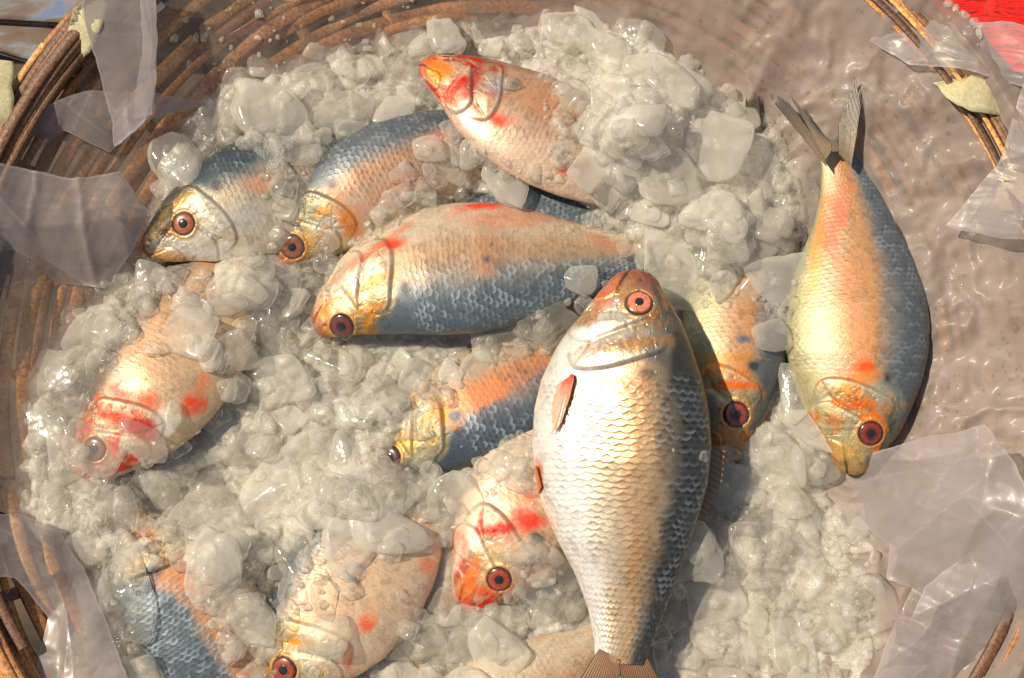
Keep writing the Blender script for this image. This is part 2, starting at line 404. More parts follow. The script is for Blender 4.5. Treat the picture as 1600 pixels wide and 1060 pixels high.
# ------------------------------------------------------------------ plastic liner
liner = empty('plastic_liner', (BC[0], BC[1], -20))
tag(liner, 'thin crumpled clear plastic sheet lining the basket wall, wet and milky with folded edges', 'plastic sheet')
LORG = (BC[0], BC[1], -20)
def build_liner():
    nt_, nr = 900, 110
    th = np.linspace(0, 2 * pi, nt_); 
    # how far up the wall the sheet reaches, by direction
    keys = [(ang(240, 10), 1010), (ang(150, 130), 800), (ang(110, 200), 770), (ang(20, 280), 830), (ang(0, 500), 900), (ang(0, 700), 900), (ang(30, 830), 740),
            (ang(60, 1000), 700), (ang(800, 1300), 860), (ang(1500, 1050), 1010), (ang(1600, 800), 1000), (ang(1590, 720), 790), (ang(1590, 650), 860), (ang(1600, 500), 960), (ang(1600, 120), 890), (ang(1400, 0), 862), (ang(800, 0), 900)]
    ka = np.array([k[0] % (2 * pi) for k in keys]); kr = np.array([k[1] for k in keys], float)
    o = np.argsort(ka); ka, kr = ka[o], kr[o]
    Rm = np.interp(th, np.concatenate([ka - 2 * pi, ka, ka + 2 * pi]), np.tile(kr, 3))
    Rm = Rm + 18 * (n2(th * 9, th * 0, 1.0, 3, 6) - .5)
    Rm[-1] = Rm[0]
    s = np.linspace(0, 1, nr)
    RR = 400 + (Rm[:, None] - 400) * s[None, :]; TH = np.repeat(th[:, None], nr, 1)
    X = BC[0] + RR * np.cos(TH); Y = BC[1] + RR * np.sin(TH)
    z = wallz(X, Y) + 7
    over = np.clip(RR - 845, 0, 400)
    z = np.where(over > 0, wallz(BC[0] + 845, BC[1]) + 24 - over * over * .006 - .2 * over + 6, z)
    # wrinkles
    wr = np.abs(n2(X + 40 * n2(X, Y, 120, 2, 3), Y + 60 * n2(Y, X, 150, 2, 4), 110, 4, 12) - .5) * 2
    wr2 = np.abs(n2(X, Y, 34, 3, 31) - .5) * 2
    side = sst(550, 900, X + 0 * Y + 200)        # stronger crumple on the right-hand side
    z = z + (1 - wr) ** 4 * (5 + 7 * sst(100, 600, X)) + (1 - wr2) ** 3 * 1.5 
    rc = random.Random(77)
    for _ in range(46):
        an = rc.uniform(0, pi); cx, cy = rc.uniform(200, 800), rc.uniform(-500, 500); ln_ = rc.uniform(60, 220)
        dd = (X - cx) * math.cos(an) + (Y - cy) * math.sin(an); al = -(X - cx) * math.sin(an) + (Y - cy) * math.cos(an)
        z = z + rc.uniform(3, 9) * np.clip(1 - np.abs(dd) / 34, 0, 1) * np.exp(-(al / ln_) ** 2) * sst(480, 560, RR)
    z = z + sst(800, 850, RR) * 14 * n2(X, Y, 60, 3, 1)
    milk = .05 + .40 * sst(-150, 350, X) + .7 * (n2(X, Y, 60, 4, 44) - .5) - .10 * sst(150, -100, -X * 0 + RR - 600)
    milk = milk + .30 * sst(640, 520, RR)
    sl = sst(0, -500, X) * sst(0, 250, Y); milk = milk - .06 * sl
    milk = milk + .18 * sst(.62, .75, n2(X, Y, 25, 3, 71)) * .5
    me = mesh_np('sheet', np.stack([X, Y, z], -1), gq(nt_, nr), None, True, LORG, {'milk': milk})
    link('sheet', me, M_film, liner)
    return X, Y, z
LX, LY, LZ = build_liner()

def loft(edges, name, mat, amp=10, seed=1, nu=70, nv=70, sc=45, parent=liner, org=LORG, curl=0):
    def res(poly, n):
        P = np.array(poly, float); d = np.r_[0, np.cumsum(np.hypot(*np.diff(P[:, :2], axis=0).T))]; t = np.linspace(0, d[-1], n)
        return np.stack([np.interp(t, d, P[:, i]) for i in range(3)], -1)
    E = np.array([res(e, nu) for e in edges])                # (k,nu,3)
    k = len(edges); tv = np.linspace(0, k - 1, nv); i0 = np.minimum(tv.astype(int), k - 2); f = (tv - i0)[:, None, None]
    G = E[i0] * (1 - f) + E[i0 + 1] * f
    P = U(G[..., 0], G[..., 1], G[..., 2])
    a = np.abs(n2(P[..., 0], P[..., 1] * .6, sc * 1.5, 2, seed) - .5) * 2
    b = n2(P[..., 0], P[..., 1], sc * 2.4, 3, seed + 9) - .5
    c = np.abs(n2(P[..., 0] * .5 + P[..., 1], P[..., 1] * .5, sc * .6, 2, seed + 4) - .5) * 2
    jt = 7 * (n2(P[..., 0], P[..., 1], 40, 4, seed + 3) - .5); P[..., 0] += jt * 1.5; P[..., 1] += 10 * (n2(P[..., 1], P[..., 0], 34, 4, seed + 5) - .5)
    rc = random.Random(seed * 5 + 1); milk = 0; cx, cy = P[..., 0].mean(), P[..., 1].mean(); ext = max(np.ptp(P[..., 0]), np.ptp(P[..., 1])) / 2; fac = 0
    for _ in range(14):
        an = rc.uniform(0, pi); off = rc.uniform(-.8, .8) * ext; dd = (P[..., 0] - cx) * math.cos(an) + (P[..., 1] - cy) * math.sin(an) - off
        am = rc.uniform(-1, 1); dd = dd + 14 * (n2(P[..., 0], P[..., 1], 90, 2, seed + _) - .5); fac = fac + am * np.sqrt(dd * dd + 4) / ext; milk = milk + .22 * abs(am) * np.exp(-(dd / 1.6) ** 2) * sst(.3, .6, n2(P[..., 0], P[..., 1], 50, 2, 60 + _))
    P[..., 2] += amp * 2.4 * (fac - fac.mean())
    ii = np.minimum(np.arange(nv), np.arange(nv)[::-1])[:, None] + 0 * np.arange(nu)[None]; jj = np.minimum(np.arange(nu), np.arange(nu)[::-1])[None] + 0 * ii; milk = milk + .22 * (np.minimum(ii, jj) < 1.5)
    P[..., 2] += amp * .5 * ((1 - a) ** 3 * 1.2 + 1.6 * b + .5 * (1 - c) ** 4)
    me = mesh_np(name, P, gq(nv, nu), None, True, org, {'milk': milk})
    o = link(name, me, mat, parent)
    return o
loft([[(118, -30, 165), (165, 150, 135), (182, 232, 112)], [(242, -30, 168), (243, 90, 150), (240, 180, 120)]], 'fold', M_fold, 5, 1)
loft([[(218, -30, 175), (220, 80, 160), (212, 190, 132)], [(243, -30, 172), (243, 90, 154), (240, 182, 126)]], 'fold', M_fold, 3, 2)
loft([[(52, 178, 118), (150, 147, 128), (240, 143, 110), (320, 152, 70)], [(46, 250, 90), (100, 208, 96), (172, 238, 80), (240, 182, 84), (310, 158, 62)]], 'fold', M_fold, 5, 3)
loft([[(-30, 258, 165), (60, 276, 140), (130, 292, 118), (203, 286, 90), (232, 330, 70)], [(-30, 350, 175), (60, 350, 150), (130, 350, 125), (210, 350, 85), (246, 350, 64)], [(-30, 452, 160), (20, 430, 140), (90, 432, 100), (160, 446, 66), (240, 360, 60)]], 'fold', M_fold, 15, 4)
loft([[(-30, 806, 150), (40, 806, 110), (92, 826, 96), (125, 880, 92), (165, 970, 96), (212, 1090, 100)], [(-30, 850, 165), (20, 850, 140), (70, 880, 125), (95, 930, 118), (110, 1000, 120), (120, 1090, 125)], [(-30, 905, 150), (25, 900, 130), (72, 965, 112), (62, 1010, 112), (52, 1090, 120)]], 'fold', M_fold, 6, 5)
loft([[(1293, 745, 62), (1340, 806, 58), (1388, 850, 56), (1386, 905, 60), (1424, 920, 70), (1340, 1090, 60)],
      [(1345, 712, 80), (1410, 800, 84), (1450, 860, 84), (1470, 920, 88), (1490, 980, 100), (1470, 1090, 110)],
      [(1408, 694, 92), (1512, 678, 120), (1560, 730, 140), (1600, 800, 170), (1640, 900, 180), (1640, 1090, 190)]], 'fold', M_fold, 26, 6, 110, 110, 70)
loft([[(1430, 920, 96), (1400, 1000, 92), (1345, 1090, 80)], [(1560, 830, 150), (1500, 930, 120), (1440, 1090, 110)], [(1640, 760, 190), (1640, 900, 190), (1600, 1090, 180)]], 'fold', M_fold, 22, 8, 90, 90, 60)
loft([[(1600, 130, 190), (1565, 250, 175), (1478, 352, 120), (1560, 378, 140)], [(1640, 130, 200), (1640, 250, 190), (1640, 340, 190), (1640, 384, 180)]], 'fold', M_fold, 10, 7, 80, 60)
loft([[(1410, -20, 170), (1480, 36, 172), (1560, 40, 170), (1640, 60, 165)], [(1360, 60, 120), (1420, 100, 140), (1500, 110, 172), (1640, 150, 190)]], 'fold', M_fold, 10, 11, 80, 60)
None and loft([[(328, 105, 40), (360, 128, 34), (400, 142, 30)], [(345, 100, 52), (400, 80, 56), (470, 68, 44)]], 'fold', M_fold, 4, 12)

# red and blue things outside the basket
def outside():
    mr, _, _ = principled('red_plastic', rough=.45, col=(.62, .012, .006), noise=.3, nscale=30, bump=.4, bscale=60)
    g = np.linspace(0, 1, 60); A, B = np.meshgrid(g, g, indexing='ij')
    P = U(1380 + 330 * A, -190 + 300 * B, 40)
    P[..., 2] += 14 * np.abs(n2(P[..., 0], P[..., 1], 60, 4, 5) - .5) - 40 + 30
    cr = np.abs(n2(P[..., 0], P[..., 1], 40, 5, 3) - .5)
    P2 = P.copy(); P2[..., 2] -= 8
    me = mesh_np('red_sheet', np.concatenate([P.reshape(-1, 3), P2.reshape(-1, 3)]), np.concatenate([gq(60, 60), gq(60, 60, flip=True) + 3600]))
    nt = mr.node_tree; p = [n for n in nt.nodes if n.type == 'BSDF_PRINCIPLED'][0]
    n = nt.nodes.new('ShaderNodeTexNoise'); n.inputs['Scale'].default_value = 55; n.inputs['Detail'].default_value = 7; n.inputs['Distortion'].default_value = 2.5
    tc = nt.nodes.new('ShaderNodeTexCoord'); mp = nt.nodes.new('ShaderNodeMapping'); mp.inputs['Scale'].default_value = (.5, 1.6, 1)
    nt.links.new(tc.outputs['Object'], mp.inputs[0]); nt.links.new(mp.outputs[0], n.inputs['Vector'])
    cr = nt.nodes.new('ShaderNodeValToRGB'); e = cr.color_ramp.elements
    e[0].position = .47; e[0].color = (.72, .012, .006, 1); e[1].position = .53; e[1].color = (.72, .012, .006, 1)
    x = e.new(.5); x.color = (.10, .012, .006, 1)
    nt.links.new(n.outputs['Fac'], cr.inputs[0]); nt.links.new(cr.outputs[0], p.inputs['Base Color'])
    tag(link('red_sheet', me, mr), 'bright red scratched plastic sheet lying beyond the top right rim of the basket', 'sheet')
    # weathered boards with flaking blue paint
    m, nt, N, L = newmat('blue_paint_board')
    out = N('ShaderNodeOutputMaterial'); p = N('ShaderNodeBsdfPrincipled'); p.inputs['Roughness'].default_value = .6
    tc = N('ShaderNodeTexCoord'); n = N('ShaderNodeTexNoise'); n.inputs['Scale'].default_value = 26; n.inputs['Detail'].default_value = 8; n.inputs['Distortion'].default_value = .6
    mp = N('ShaderNodeMapping'); mp.inputs['Scale'].default_value = (.6, 1.8, 1); L(tc.outputs['Object'], mp.inputs[0]); L(mp.outputs[0], n.inputs['Vector'])
    cr = N('ShaderNodeValToRGB'); e = cr.color_ramp.elements
    e[0].position = .38; e[0].color = (.10, .05, .025, 1); e[1].position = .62; e[1].color = (.10, .15, .30, 1)
    x = e.new(.5); x.color = (.12, .09, .07, 1); x = e.new(.56); x.color = (.17, .18, .20, 1)
    L(n.outputs['Fac'], cr.inputs[0]); L(cr.outputs[0], p.inputs['Base Color']); L(p.outputs[0], out.inputs[0])
    for k, (cx, cy, w, h, rot, z, lab) in enumerate(((70, -10, 420, 95, -.06, 10, 'weathered board with flaking blue and grey paint at the very top edge'), (40, 62, 200, 62, -.3, -10, 'weathered brown board with chipped blue edge below the top one, beside the basket rim'), (-10, 140, 180, 60, -.15, -30, 'worn plank with pale blue paint just left of the basket rim, lowest of three'))):
        c = U(cx, cy, z); g1 = np.linspace(-.5, .5, 30); g2 = np.linspace(-.5, .5, 12)
        A, B = np.meshgrid(g1 * w, g2 * h, indexing='ij'); ca, sa = math.cos(rot), math.sin(rot)
        X = A * ca - B * sa; Y = A * sa + B * ca
        Z = 2 * n2(X + k * 99, Y, 20, 3, 3)
        P = np.stack([X, Y, Z], -1); P2 = P.copy(); P2[..., 2] -= 22
        top = gq(30, 12); bot = gq(30, 12, flip=True) + 360
        ring = [i * 12 for i in range(30)] + [29 * 12 + j for j in range(1, 12)] + [i * 12 + 11 for i in range(28, -1, -1)] + [j for j in range(10, 0, -1)]
        side = [[ring[a], ring[(a + 1) % len(ring)], ring[(a + 1) % len(ring)] + 360, ring[a] + 360] for a in range(len(ring))]
        me = mesh_np('board', np.concatenate([P.reshape(-1, 3), P2.reshape(-1, 3)]), np.concatenate([top, bot, np.array(side)]), smooth=False)
        o = link('weathered_board', me, m); o.location = tuple(c * S); tag(o, lab, 'board')
outside()

# ------------------------------------------------------------------ fish
TP = np.array([0, .012, .03, .045, .08, .13, .17, .21, .29, .37, .455, .54, .62, .70, .785, .87, .95, 1])
HB = np.array([.05, .19, .275, .31, .44, .60, .73, .84, .99, 1.06, 1.07, 1.02, .92, .75, .53, .37, .28, .26])   # belly side
HD = np.array([.05, .19, .275, .30, .40, .53, .61, .68, .80, .88, .91, .885, .80, .70, .59, .46, .34, .26])      # back side
TW = np.array([0, .012, .05, .1, .2, .35, .5, .7, .85, 1]); HW = np.array([.02, .09, .18, .27, .38, .45, .43, .30, .17, .07])
def smi(t, xp, fp):
    tt = np.linspace(0, 1, 801); v = np.interp(tt, xp, fp)
    k = np.exp(-np.linspace(-2, 2, 25) ** 2); k /= k.sum()
    vp = np.pad(v, 12, mode='edge'); vs = np.convolve(vp, k, 'valid')
    w = sst(0.0, .04, tt); v = v * (1 - w) + vs * w
    return np.interp(t, tt, v)

OP = [(.214, -.095), (.24, -.118), (.268, -.137), (.28, -.10), (.275, -.046), (.262, 0), (.245, .046), (.232, .084), (.206, .10), (.178, .09), (.156, .063), (.165, .02), (.181, -.028), (.196, -.072)]
SUB = [(.196, -.15), (.235, -.150), (.268, -.137), (.28, -.11), (.268, -.08), (.224, -.1), (.196, -.13)]
CHK = [(.17, -.158), (.115, -.117), (.12, -.06), (.128, -.02), (.132, .02), (.138, .06), (.155, .02), (.178, -.028), (.19, -.06), (.209, -.095), (.2, -.14)]
JAW = [(.012, -.012), (.03, -.05), (.06, -.085), (.097, -.10), (.092, -.06), (.079, -.037), (.05, -.022)]
def chai(P, n=2):
    for _ in range(n):
        Q = []
        for a, b in zip(P, P[1:] + P[:1]): Q += [(.75 * a[0] + .25 * b[0], .75 * a[1] + .25 * b[1]), (.25 * a[0] + .75 * b[0], .25 * a[1] + .75 * b[1])]
        P = Q
    return P
OP, SUB, CHK, JAW = chai(OP), chai(SUB), chai(CHK), chai(JAW)
def sdf(x, y, poly):
    P = np.array(poly + [poly[0]]); d = np.full(x.shape, 9.0); ins = np.zeros(x.shape, bool)
    for (ax, ay), (bx, by) in zip(P[:-1], P[1:]):
        ex, ey = bx - ax, by - ay; t = np.clip(((x - ax) * ex + (y - ay) * ey) / (ex * ex + ey * ey + 1e-12), 0, 1)
        d = np.minimum(d, np.hypot(x - ax - t * ex, y - ay - t * ey))
        ins ^= ((ay > y) != (by > y)) & (x < (bx - ax) * (y - ay) / (by - ay + 1e-12) + ax)
    return np.where(ins, -d, d)

HM = np.full((300, 420), -1e9)          # highest surface per 4-unit cell of the plan (for resting the ice)
def hm_add(P):
    x, y = V(P); i = np.floor(y / 4).astype(int) + 10; j = np.floor(x / 4).astype(int) + 5
    ok = (i >= 0) & (i < 300) & (j >= 0) & (j < 420); np.maximum.at(HM, (i[ok], j[ok]), P[ok][:, 2])

ORANGE = (.72, .17, .04); RED = (.62, .035, .02); OCH = (.42, .22, .08); DK = (.05, .035, .03)
def fish(spec):
    sp = spec; L_px = None
    pts = np.array([U(*p) for p in sp['spine']])
    # spline
    k = len(pts); tt = np.linspace(0, 1, k)
    d = np.r_[0, np.cumsum(np.linalg.norm(np.diff(pts, axis=0), axis=1))]
    Lg = d[-1]; tt = d / Lg
    ts = np.linspace(0, 1, 400)
    C = np.stack([np.interp(ts, tt, pts[:, i]) for i in range(3)], -1)
    for _ in range(1500 if k > 2 else 1):
        C[1:-1] = (C[:-2] + C[2:]) / 2 * .5 + C[1:-1] * .5
    dl = np.r_[0, np.cumsum(np.linalg.norm(np.diff(C, axis=0), axis=1))]; L = dl[-1]; dl /= L
    T = np.gradient(C, axis=0); T /= np.linalg.norm(T, axis=1)[:, None]
    half = sp['depth'] / 2
    hi = sp.get('hi', 1.0)
    ns, nf = int(400 * hi), int(190 * hi)
    u = np.linspace(0, 1, ns); w_ = .62 * u ** 1.35 + .38 * u; t = w_
    ph_up = np.linspace(0, pi, int(nf * .78)); ph_dn = np.linspace(pi, 2 * pi, nf - len(ph_up) + 2)[1:-1]
    ph = np.r_[ph_up, ph_dn]
    Ct = np.stack([np.interp(t, dl, C[:, i]) for i in range(3)], -1); Tt = np.stack([np.interp(t, dl, T[:, i]) for i in range(3)], -1)
    Tt /= np.linalg.norm(Tt, axis=1)[:, None]
    ds = sp['ds']; Zu = np.array([0, 0, 1.0])
    B0 = ds * np.cross(Zu, Tt); B0 /= np.linalg.norm(B0, axis=1)[:, None]
    N0 = np.cross(Tt, B0); N0 *= np.sign(N0[:, 2])[:, None]
    ro = np.interp(t, [0, 1], sp.get('roll', (0, 0)))
    Bv = B0 * np.cos(ro)[:, None] + N0 * np.sin(ro)[:, None]; Nv = -B0 * np.sin(ro)[:, None] + N0 * np.cos(ro)[:, None]
    hb = smi(t, TP, HB) * half; hd = smi(t, TP, HD) * half; wd = smi(t, TW, HW) * half * sp.get('fat', 1.0)
    c, s = np.cos(ph), np.sin(ph)
    yl = np.where(c[None] > 0, hd[:, None] * c[None], hb[:, None] * c[None])
    zl = wd[:, None] * (np.sign(s) * np.abs(s) ** .9)[None] * (1 - .22 * np.clip(-c, 0, 1) ** 3 - .05 * np.clip(c, 0, 1) ** 3)[None]
    P = Ct[:, None] + Bv[:, None] * yl[..., None] + Nv[:, None] * zl[..., None]
    # normals
    gu = np.gradient(P, axis=0); gv = (np.roll(P, -1, 1) - np.roll(P, 1, 1))
    Nn = np.cross(gu, gv); Nn /= (np.linalg.norm(Nn, axis=-1)[..., None] + 1e-9)
    outw = P - Ct[:, None]; sgn = np.sign((Nn * outw).sum(-1)); sgn[sgn == 0] = 1; Nn *= sgn[..., None]
    Tg = np.repeat(t[:, None], len(ph), 1); X = Tg; Y = yl / L; Ph = np.repeat(ph[None], ns, 0)
    vv = np.repeat(c[None], ns, 0); up = np.repeat(s[None], ns, 0)
    px, py = V(P)
    seed = sp.get('seed', 1)
    nA = fbm(np.stack([X * 14, Y * 30, up * 3 + seed * 7.7], -1), 4, seed); nB = fbm(np.stack([X * 60, Y * 60, up * 6 + seed], -1), 3, seed + 5)
    nC = fbm(np.stack([X * 5, Y * 12, up * 2 + seed * 3.1], -1), 3, seed + 9)
    hs = sp.get('hs', 1.0)       # head feature scale across
    Yh = Y * (270 / 608) / (sp['depth'] / L) * hs
    # ---- colours
    pal = sp['pal']
    vb = vv + .28 * (nA - .5) + .12 * (nC - .5)
    f_back = sst(pal.get('b0', .25), pal.get('b1', .72), vb); f_bel = sst(-.05, -.75, vb)
    col = np.ones(P.shape) * np.array(pal['flank']); col = mixc(col, pal['belly'], f_bel); 
    och = pal.get('och', .5); band = np.exp(-((vb - pal.get('ob', .12)) / .33) ** 2)
    col = mixc(col, pal.get('ocol', (.46, .26, .12)), np.clip(och * band * (.5 + nA), 0, .95))
    col = mixc(col, pal['back'], f_back)
    # ---- scales
    opd = sdf(X, Yh, OP)
    nU = sp.get('nu', 68.0); nW = sp.get('nw', 21.0)
    uu = X * nU + .9 * (nC - .5) * 2 + .35 * (nA - .5); ww = Ph / pi * nW + 1.2 * (nC - .5) + .3 * (nA - .5)
    k0 = np.floor(uu); hgt = np.zeros_like(X); pe = np.zeros_like(X); done = np.zeros(X.shape, bool); rid = np.zeros_like(X)
    for dk in (-1, 0, 1, 2):
        kk = k0 + dk - .0; off = .5 * (np.mod(kk, 2)); cw = np.round(ww - off) + off; dw = ww - cw
        e = 1.25 - 1.5 * dw * dw; p_ = e - (uu - kk); m = (p_ >= 0) & (~done) & (uu - kk > -1.2)
        hgt = np.where(m, np.clip(1 - p_ / 1.3, 0, 1), hgt); pe = np.where(m, p_, pe)
        rid = np.where(m, hsh(kk.astype(np.int64), (cw * 2).astype(np.int64), np.zeros(kk.shape, np.int64), seed), rid); done |= m
    fade = sst(.27, .31, X + .06 * (np.abs(Yh) > .09) * 0) * (1 - .6 * sst(.93, 1, X)) * sst(.0, .012, opd)
    fade *= sst(0, .25, up) 
    fade = fade * (.45 + .55 * sst(.35, .6, nA))
    h = hgt * 1.15 * sp.get('sc', .38) * fade
    edge = sst(.40 if sp.get('id') else .55, .95, pe + .35 * (nB - .5))       # the front of each exposed scale, dark skin between scales
    ec = np.ones(P.shape) * np.array(pal.get('edge', (.30, .17, .08))); ec = mixc(ec, np.array(pal['back']) * .7, f_back)
    col_s = col * (.90 + .2 * rid)[..., None]
    col_s = np.where((sst(0, .5, hgt) > 0)[..., None], col_s, col_s)
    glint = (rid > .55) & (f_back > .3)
    col_s = mixc(col_s, pal.get('glint', (.34, .40, .46)), np.where(glint, .55, .12) * sst(.35, .9, hgt))  # scale highlights painted as a paler colour, strongest on the back
    ea = pal.get('ea', .75) * sp.get('eam', .45) * (1 - .62 * f_bel)
    col_s = mixc(col_s, ec, edge * ea * fade)
    col = col * (1 - fade[..., None]) + col_s * fade[..., None]
    upn = sst(0, .3, up)
    # ---- head
    headm = sst(.30, .22, X - .0) * sst(.02, -.0, opd - .005) + sst(.19, .15, X); headm = np.clip(headm, 0, 1)
    hc = pal.get('head', (.48, .42, .32)); hcol = np.ones(P.shape) * np.array(hc)
    hcol = mixc(hcol, pal.get('hback', pal['back']), sst(.25, .75, vv + .4 * (nA - .5)))
    hcol = mixc(hcol, pal.get('hbelly', (.72, .66, .56)), sst(.1, -.5, vv + .3 * (nA - .5)) * .8)
    hcol = mixc(hcol, pal.get('hacc', (.55, .25, .07)), np.clip(sst(.50, .68, nA) * pal.get('hacca', .8), 0, 1))
    hcol = mixc(hcol, (.30, .31, .22), sst(.56, .7, nC) * .45)
    nD = fbm(np.stack([X * 36, Y * 110, up * 3 + seed], -1), 4, seed + 21)
    hcol = hcol * (.62 + .76 * nD)[..., None]
    hcol = mixc(hcol, (.20, .13, .06), sst(.60, .75, nD) * .5)
    col = mixc(col, hcol, headm)
    hz = np.zeros_like(X)
    for poly, amp, dome, x0, x1 in ((CHK, .0050, .30, .09, .17), (OP, .0075, .35, .16, .25), (SUB, .0040, .25, .19, .26)):
        dd = sdf(X, Yh, poly); rx_ = sst(x0, x1, X); ins = sst(.003, -.010, dd); hz = np.maximum(hz, ins * rx_ * (amp + dome * np.minimum(-np.minimum(dd, 0), .035) * .35))
        ln = np.exp(-((dd + .001 + .004 * (nA - .5)) / .0034) ** 2); col = mixc(col, pal.get('line', (.26, .13, .06)), ln * (.25 + .75 * rx_) * np.clip(.1 + 1.6 * (nC - .35), 0, .6) * (1 if sp.get('id') else .6))
        sh = np.exp(-((dd + .010) / .005) ** 2); col = mixc(col, (.75, .68, .55), sh * .45 * rx_)  # specular stripe painted pale just inside each plate edge
    dj = sdf(X, Yh, JAW); hz = np.maximum(hz, sst(.002, -.008, dj) * .004); col = mixc(col, pal.get('jaw', (.55, .16, .05)), sst(.006, -.010, dj) * (.7 if sp.get('id') else .3) * (.5 + nB))
    col = mixc(col, (.16, .07, .04), np.exp(-(dj / .0025) ** 2) * .4)
    # snout tip
    col = mixc(col, pal.get('snout', (.34, .10, .06)), sst(.055, .015, X + .03 * (nA - .5)) * .8)
    mouth = np.exp(-((Yh + .012 + .35 * X) / .0035) ** 2) * sst(.07, .05, X); col = mixc(col, DK, mouth * .85)
    h = h + (hz - .004 * mouth) * L * sst(-.05, .3, up)
    h = h + (.0030 * (nB - .5) * L) * headm
    nos = np.exp(-(((X - .035) / .006) ** 2 + ((Yh - .022) / .006) ** 2)); col = mixc(col, (.05, .03, .03), np.clip(nos, 0, 1) * .8); h = h - nos * 1.2 * upn
    crs = np.exp(-((fbm(np.stack([X * 22, Y * 26, up * 2 + seed * 1.7], -1), 3, seed + 40) - .5) / .012) ** 2) * headm * sst(.03, .08, X); h = h - crs * .9 * upn; col = col * (1 - .30 * crs)[..., None]
    # shoulder spot
    so = np.exp(-(((X - .285) / .013) ** 2 + ((Yh - .052) / .02) ** 2)); col = mixc(col, (.03, .04, .06), np.clip(so * 1.6, 0, 1) * pal.get('spot', .8))
    # red / orange stains at their places
    upm = sst(-.1, .2, up)
    for (bx, by, rx, ry, a, bc, st) in sp.get('blot', []):
        ca, sa = math.cos(radians(a)), math.sin(radians(a)); dx, dy = px - bx, py - by
        qx, qy = (dx * ca + dy * sa) / rx, (-dx * sa + dy * ca) / ry
        rr = np.sqrt(qx * qx + qy * qy) + 1.7 * (nA - .5) + .9 * (nB - .5)
        col = mixc(col, bc, sst(1.5, .2, rr) * st * upm)
    # eye
    if 'eye' in sp:
        ex, ey = sp['eye']; m = np.where(up > .15, np.hypot(px - ex, py - ey), 1e9); ie = np.unravel_index(np.argmin(m), m.shape)
    else:
        m = np.where(up > .15, np.hypot(X - .085, Yh - .03), 1e9); ie = np.unravel_index(np.argmin(m), m.shape)
    eC = P[ie].copy(); eN = Nn[ie].copy(); er = sp.get('er', 20) * (1 if sp.get('id') else .92)
    de = np.linalg.norm(P - eC, axis=-1)
    eN = Nn[(de < er * .9) & (up > 0)].mean(0) if ((de < er * .9) & (up > 0)).any() else eN; eN /= np.linalg.norm(eN)
    col = mixc(col, pal.get('ering', (.60, .34, .14)), np.exp(-((de - er * 1.22) / (er * .18)) ** 2) * .7 * upm)
    col = mixc(col, (.03, .02, .02), sst(er * 1.08, er * .98, de) * upm)
    h = h + np.exp(-((de - er * 1.18) / (er * .16)) ** 2) * 1.6 * upm - sst(er * 1.05, er * .9, de) * 2.5 * upm
    col = col * (1 - .16 * sst(.55, .7, nB))[..., None]
    lum = col.mean(-1, keepdims=True); col = np.clip(lum + (col - lum) * (1.05 if sp.get('id') else 1.15), .004, 1); col = col ** (1.05 if sp.get('id') else 1.12)
    P = P + Nn * h[..., None]
    hm_add(P[:, :len(ph_up)].reshape(-1, 3))
    org = Ct[int(ns * .4)].copy(); org[2] -= wd.max()
    root = empty('fish', org); tag(root, sp['label'], 'fish', 'fish lying on the crushed ice')
    Pf = P.reshape(-1, 3)
    q = gq(ns, len(ph), True)
    me = mesh_np('body', Pf, q, col, True, org); link('body', me, M_fish if sp.get('id') == 'G' else M_fish2, root)
    # ---- eye: iris dome with ring pattern, pupil dome
    def dome(name, cen, nrm, r, hh, mat, parent, cf, o):
        a1 = np.cross(nrm, [0.3, .9, .1]); a1 /= np.linalg.norm(a1); a2 = np.cross(nrm, a1)
        nr, na = 26, 48; rr = np.linspace(0.02, 1, nr); aa = np.linspace(0, 2 * pi, na + 1)[:-1]
        RR, AA = np.meshgrid(rr, aa, indexing='ij')
        Z = hh * np.sqrt(np.clip(1 - RR ** 2 * .98, 0, 1)) - .25 * hh
        if name == 'eye': Z = Z - hh * .30 * np.exp(-(RR / .35) ** 2)
        Q = cen + (a1 * (RR * np.cos(AA))[..., None] + a2 * (RR * np.sin(AA))[..., None]) * r + nrm * Z[..., None]
        me = mesh_np(name, Q, gq(nr, na, True), cf(RR, AA), True, o)
        return link(name, me, mat, parent)
    ec_ = sp.get('iris', (.60, .13, .04)); dark = sp.get('irisd', (.10, .02, .015))
    if 'G' != sp.get('id'): ec_ = tuple(v * .62 for v in ec_)
    def irisc(R, A):
        nz = n2(np.cos(A) * 3 + R * 2 + seed, np.sin(A) * 3, .7, 3, seed)
        c_ = np.ones(R.shape + (3,)) * np.array(ec_); c_ = c_ * (.45 + .9 * nz)[..., None]; c_ = mixc(c_, dark, np.clip(sst(.76, .92, R + .1 * (nz - .5)) + .7 * sst(.62, .45, R) * sp.get('inner', .6) + .5 * (nz > .6), 0, 1))
        return c_
    e_o = dome('eye', eC + eN * .5, eN, er, er * .27, M_eye, root, irisc, org)
    dome('pupil', eC + eN * er * .14, eN, er * sp.get('pup', .42) * 1.12, er * .13, M_pupil, e_o, lambda R, A: np.zeros(R.shape + (3,)), org)
    # ---- fins
    def surf(tx, yx, side=1):
        m = np.where(up * side > -.02, np.hypot(X - tx, (Yh - yx)), 1e9); return np.unravel_index(np.argmin(m), m.shape)
